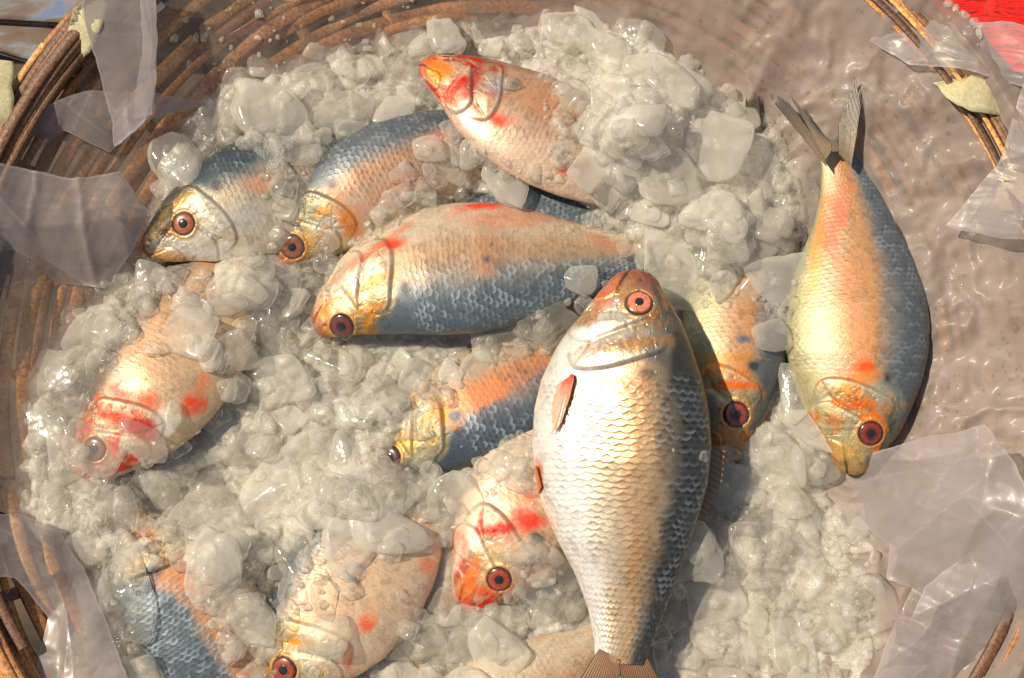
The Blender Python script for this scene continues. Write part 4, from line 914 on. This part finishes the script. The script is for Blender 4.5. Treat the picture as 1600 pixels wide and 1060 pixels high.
HAND = [ # px,py,rx,ry,angle,material,label
 (275, 252, 38, 46, 10, 'w', 'smooth whitish ice slab leaning above the dark-backed fish head'),
 (480, 138, 42, 40, 20, 'i', 'upright rounded ice block nearest the wicker at the upper left'),
 (425, 188, 66, 46, 15, 'i', 'broad grey ice block beneath the upright one, upper left heap'),
 (462, 236, 40, 19, 0, 'w', 'oblong white ice piece just above the gap between two upper left fish'),
 (440, 282, 22, 32, 10, 'i', 'small tall ice piece between the dark head and the grey-backed fish'),
 (540, 180, 50, 34, 10, 'i', 'grey ice block against the dark back of the grey-scaled fish'),
 (697, 64, 27, 30, 0, 'w', 'whitish chunk covering the snout of the pink throat-up fish'),
 (648, 98, 24, 42, 25, 'i', 'slanted translucent ice sliver left of the pink throat-up fish head'),
 (622, 174, 32, 22, 0, 'i', 'ice lump on the top of the grey-backed fish'),
 (790, 279, 33, 33, 20, 'w', 'single rounded ice cube standing above the tan-bellied fish'),
 (892, 52, 42, 28, 0, 'i', 'flat ice chunk in the top centre heap by the wall'),
 (1032, 120, 52, 36, 15, 'c', 'clear glassy ice lump at the top right of the heap'),
 (940, 80, 36, 26, 30, 'i', 'grey ice chunk between the flat top one and the clear glassy lump'),
 (668, 232, 27, 20, 10, 'i', 'ice bit lying on the pinkish flank of the grey-backed fish'),
 (706, 200, 20, 14, 0, 'i', 'tiny ice bit beside the throat-up fish belly edge'),
 (742, 238, 20, 24, 0, 'i', 'ice bit in the shadow under the throat-up fish'),
 (700, 262, 26, 18, 20, 'i', 'ice bit in the row below the throat-up fish'),
 (940, 158, 14, 20, 0, 'w', 'small white ice tooth on the throat-up fish body'),
 (1100, 228, 56, 50, 20, 'w', 'large pale ice boulder on the upper right heap'),
 (1040, 278, 48, 42, 0, 'w', 'pale ice boulder below left of the largest upper right one'),
 (1120, 330, 42, 32, 20, 'w', 'pale ice chunk below the largest upper right boulder'),
 (1238, 305, 36, 46, 0, 'i', 'round grey ice disc at the right edge of the heap near the forked tail'),
 (1182, 224, 24, 17, 20, 'w', 'small white egg-shaped ice near the dark tail tip'),
 (1160, 185, 26, 24, 20, 'i', 'ice lump right below the dark tail tip'),
 (1190, 262, 30, 26, 20, 'i', 'ice lump below the white egg-shaped ice'),
 (1226, 437, 50, 38, -25, 'w', 'big white ice slab resting against the belly of the orange-flanked fish'),
 (1062, 425, 46, 56, 0, 'w', 'big milky ice block just right of the top fish head'),
 (1125, 440, 22, 34, 0, 'i', 'upright ice piece right of the big milky block'),
 (1130, 375, 30, 30, 0, 'i', 'ice piece above the upright one in the right column'),
 (1205, 525, 30, 24, 0, 'c', 'clear wet ice bits on the flank of the head-down fish'),
 (848, 502, 46, 38, -10, 'c', 'clear round ice lump between the tan-bellied and top fish'),
 (778, 540, 44, 32, 10, 'c', 'clear ice ball left of the round clear lump, below the tan-bellied fish'),
 (906, 440, 22, 22, 0, 'i', 'ice bit on the dark back of the tan-bellied fish by the top fish snout'),
 (408, 512, 32, 44, 5, 'i', 'tall egg of ice left of the tan-bellied fish'),
 (432, 592, 52, 36, 5, 'w', 'big pale ice chunk in the left centre heap'),
 (150, 520, 46, 42, 15, 'i', 'round grey ice boulder near the left wall above the bloody-gilled fish'),
 (98, 602, 52, 42, 10, 'i', 'square grey ice slab by the left wall'),
 (70, 665, 32, 30, 0, 'i', 'ice lump below the square slab at the left wall'),
 (110, 720, 34, 34, 0, 'i', 'ice lump left of the bloody-gilled fish snout'),
 (85, 790, 26, 34, 10, 'i', 'long ice lump near the left wall above the plastic fold'),
 (126, 766, 28, 20, 10, 'i', 'oval ice piece under the bloody-gilled fish snout'),
 (180, 790, 32, 30, 20, 'i', 'pink-tinted ice block under the bloody-gilled fish'),
 (245, 448, 36, 32, 10, 'i', 'ice chunk below the pale jaw of the dark-backed fish'),
 (180, 440, 34, 30, 10, 'i', 'ice chunk left of the pale jaw by the plastic fold'),
 (296, 476, 29, 19, 25, 'w', 'oval ice piece lying above the bloody-gilled fish flank'),
 (294, 520, 33, 30, 20, 'w', 'round pale ice piece on the bloody-gilled fish flank'),
 (326, 552, 20, 24, 0, 'w', 'small pale ice piece under the round one on the fish flank'),
 (270, 650, 12, 18, 20, 'i', 'ice pip next to the red fin at the left'),
 (142, 704, 40, 34, 20, 'i', 'translucent ice lump blurring the eye of the bloody-gilled fish'),
 (225, 690, 34, 24, 10, 'c', 'clear ice lump on the cheek of the bloody-gilled fish'),
 (398, 412, 28, 16, 15, 'i', 'wedge of ice between the amber-eyed and grey-backed fish'),
 (372, 460, 40, 28, 0, 'i', 'tan-tinted ice chunk under the wedge'),
 (320, 812, 56, 46, 0, 'w', 'large flat pale ice slab in the lower left heap'),
 (428, 764, 50, 50, 0, 'w', 'large pale ice block right of the flat slab'),
 (500, 700, 44, 30, 20, 'w', 'pale ice block below the centre left heap'),
 (400, 690, 40, 32, 0, 'w', 'pale ice block above the large pale lower block'),
 (300, 710, 42, 22, -20, 'i', 'ice chunk right of the bloody gill'),
 (520, 620, 36, 30, 0, 'i', 'ice chunk in the middle heap under the tan-bellied fish'),
 (512, 556, 32, 28, 0, 'i', 'ice chunk directly under the tan-bellied fish mouth'),
 (596, 752, 24, 32, 10, 'c', 'clear rounded ice drop beneath the grey-blue fish eye'),
 (652, 665, 20, 18, 0, 'c', 'glassy ice bit on the gill of the grey-blue fish'),
 (540, 775, 46, 32, 0, 'i', 'ice slab left of the clear drop'),
 (714, 786, 38, 42, 0, 'i', 'grey ice boulder left of the crimson-gilled fish'),
 (815, 728, 34, 32, 0, 'i', 'pinkish ice block between the grey-blue and top fish'),
 (850, 905, 48, 58, -20, 'i', 'large ice slab over the cheek of the crimson-gilled fish'),
 (640, 1000, 40, 32, -30, 'i', 'ice slab right of the red-spotted fish at the bottom'),
 (745, 990, 44, 36, 0, 'i', 'ice slab at the bottom centre under the crimson-gilled fish'),
 (770, 1020, 40, 34, 40, 'i', 'long ice slab beside the tan belly at the bottom'),
 (690, 950, 36, 26, 10, 'i', 'wet ice lump under the crimson-gilled fish snout'),
 (620, 1050, 40, 24, 10, 'i', 'ice slab at the bottom edge right of the red-spotted fish'),
 (505, 998, 31, 30, 0, 'i', 'round ice disc on the head of the red-spotted fish'),
 (505, 935, 22, 26, 0, 'i', 'small ice drop above the round disc'),
 (460, 870, 26, 34, 20, 'i', 'upright ice tooth above the red-spotted fish back'),
 (330, 890, 44, 44, 40, 'w', 'pale ice slab over the buried blue-grey fish'),
 (190, 925, 42, 62, 0, 'c', 'big clear ice lump over the bottom left fish'),
 (135, 860, 28, 28, 0, 'i', 'ice lump by the bottom left plastic fold'),
 (380, 960, 40, 40, 0, 'i', 'ice chunk between the bottom left and the red-spotted fish'),
 (600, 830, 60, 36, 20, 'w', 'wide pale ice slab over the back of the red-spotted fish'),
 (545, 860, 40, 36, 20, 'w', 'pale ice slab left of the wide slab'),
 (1205, 705, 42, 48, 0, 'w', 'large pale ice boulder below the head-down fish'),
 (1245, 618, 26, 44, 0, 'w', 'tall ice wedge between the two head-down fish'),
 (1268, 668, 38, 24, 20, 'w', 'flat ice wedge touching the cheek of the orange-flanked fish'),
 (1272, 722, 36, 34, 0, 'i', 'ice block left of the orange-flanked fish snout'),
 (1140, 760, 40, 38, 0, 'i', 'rough ice lump under the head-down fish snout'),
 (1225, 885, 68, 56, 0, 'i', 'large grey ice boulder in the middle of the lower right heap'),
 (1180, 815, 28, 20, 0, 'c', 'clear ice bit over the large grey boulder'),
 (1240, 800, 30, 44, -20, 'i', 'slanting ice block above the large grey boulder'),
 (1350, 820, 46, 28, 0, 'i', 'ice oval half under the plastic at the right'),
 (1340, 945, 56, 46, -10, 'i', 'large oval ice boulder at the right end of the lower heap'),
 (1120, 935, 40, 30, -20, 'i', 'pale ice chunk left of the lower right boulder'),
 (1240, 1012, 28, 46, 0, 'i', 'tall ice block at the bottom of the lower right heap'),
 (1300, 990, 30, 22, 0, 'i', 'ice egg right of the tall bottom block'),
 (1205, 992, 30, 22, 0, 'i', 'ice egg left of the tall bottom block'),
 (1130, 1000, 44, 36, 10, 'i', 'ice slab at the bottom right of the top fish tail'),
 (1085, 860, 34, 40, 0, 'i', 'ice slab at the right flank of the top fish'),
]
MM = {'i': M_ice, 'w': M_icew, 'c': M_icec}
for (x, y, rx, ry, a, m, lab) in HAND:
    chunk(x, y, rx, ry, a, MM[m], lab, bi=rng.randrange(14), flat=rng.uniform(.65, .9) if m != 'c' else .9, dz=4, tilt=.18)
# small uncountable crumbs in one mass
def crumbs(n, lo, hi, seed, name):
    r_ = random.Random(seed); vs, fs, k = [], [], 0; c_ = 0
    var = [chip_shape(r_, IVt if hi < 12 else IVs, r_.uniform(.5, .9), 5, .2, 7) for _ in range(24)]
    F_ = IFt if hi < 12 else IFs
    while c_ < n:
        px, py = r_.uniform(20, 1420), r_.uniform(10, 1090)
        if not inpoly(px, py, ZONE) or (exposed(px, py) and r_.random() > (.010 if hi > 8 else .02)): continue
        r = lo + (hi - lo) * r_.random() ** 2
        hmax, hmean = hm_at(px, py, 1); v = var[r_.randrange(24)] * r * np.array([r_.uniform(.7, 1.4), r_.uniform(.7, 1.2), 1])
        a, b = r_.uniform(0, 6.28), r_.uniform(-.6, .6)
        ca, sa, cb, sb = math.cos(a), math.sin(a), math.cos(b), math.sin(b)
        Rm = np.array([[ca, -sa, 0], [sa, ca, 0], [0, 0, 1]]) @ np.array([[1, 0, 0], [0, cb, -sb], [0, sb, cb]])
        vs.append(v @ Rm.T + U(px, py, hmean + r * .25)); fs.append(F_ + k); k += len(v); c_ += 1
    me = mesh_np(name, np.concatenate(vs), np.concatenate(fs)); return link(name, me, M_small)
# random individual chunks
cnt = 0; tries = 0; placed = [(h[0], h[1], min(h[2], h[3])) for h in HAND]
while cnt < 205 and tries < 20000:
    tries += 1
    px, py = rng.uniform(30, 1400), rng.uniform(20, 1080)
    r = 13 + 17 * rng.random() ** 1.6
    if not inpoly(px, py, ZONE) or (px < 140 and py > 800) or (px > 1290 and py > 740): continue
    bad = False
    for k in range(8):
        a = k * pi / 4
        if exposed(px + r * .85 * math.cos(a), py + r * .85 * math.sin(a)): bad = True; break
    if bad or exposed(px, py): continue
    if any(math.hypot(px - a, py - b) < (r + c) * .62 for a, b, c in placed): continue
    placed.append((px, py, r))
    m = rng.choices(['i', 'w', 'c'], [.6, .22, .18])[0]
    chunk(px, py, r * rng.uniform(.9, 1.35), r * rng.uniform(.8, 1.05), rng.uniform(0, 180), MM[m], 'small irregular translucent lump of ice among many alike in the heap between the fish', flat=rng.uniform(.7, 1.1), tilt=.5)
    cnt += 1
o = crumbs(1600, 5, 18, 5, 'ice_rubble'); tag(o, 'broken pebble-sized ice rubble scattered over the heap', 'ice', kind='stuff')
o = crumbs(1500, 2, 5.5, 6, 'ice_crumbs'); tag(o, 'tiny ice crumbs scattered over ice and fish', 'ice', kind='stuff')

# water drops and frost crumbs on the sheet
def drops():
    r_ = random.Random(9); vs, fs, k = [], [], 0
    n = 0
    clusters = [(U(r_.uniform(250, 1580), r_.uniform(0, 700), 0), r_.uniform(20, 60)) for _ in range(60)]
    nt_, nr = LX.shape
    while n < 2400:
        i = r_.randrange(nt_); j = int(r_.uniform(.12, .95) * nr); x, y, z = LX[i, j] + r_.uniform(-4, 4), LY[i, j] + r_.uniform(-4, 4), LZ[i, j]
        px, py = V(np.array([x, y, z]))
        if px < -10 or px > 1610 or py < -10 or py > 1070: continue
        dd = n2(np.array([x]), np.array([y]), 45, 3, 15)[0]
        if dd < .52 and r_.random() > .12: continue
        if inpoly(px, py, ZONE): continue
        rr = 1.1 + 2.8 * r_.random() ** 3
        v = IVt * np.array([rr * r_.uniform(.8, 1.3), rr, rr * .55]) + np.array([x, y, z + rr * .15]); vs.append(v); fs.append(IFt + k); k += len(v); n += 1
    me = mesh_np('water_droplets', np.concatenate(vs), np.concatenate(fs)); o = link('water_droplets', me, M_drop)
    tag(o, 'clear water beads spattered over the plastic sheet', 'water', kind='stuff')
    vs, fs, k, n = [], [], 0, 0
    while n < 130:
        px, py = r_.uniform(280, 760), r_.uniform(0, 130)
        if r_.random() < .3: px, py = r_.uniform(1380, 1500), r_.uniform(0, 120)
        p0 = U(px, py, 40); d2 = (LX - p0[0]) ** 2 + (LY - p0[1]) ** 2; ij = np.unravel_index(np.argmin(d2), d2.shape)
        rr = 1.5 + 5 * r_.random() ** 3
        v = chip_shape(r_, IVt, .4, 4, .4, 5) * rr * np.array([r_.uniform(.7, 1.6), r_.uniform(.8, 1.5), 1]) + np.array([LX[ij], LY[ij], LZ[ij] + 1.5]); vs.append(v); fs.append(IFt + k); k += len(v); n += 1
    me = mesh_np('frost_specks', np.concatenate(vs), np.concatenate(fs)); o = link('frost_specks', me, M_icew)
    tag(o, 'white frost specks stuck on the plastic sheet near the top', 'frost', kind='stuff')
drops()
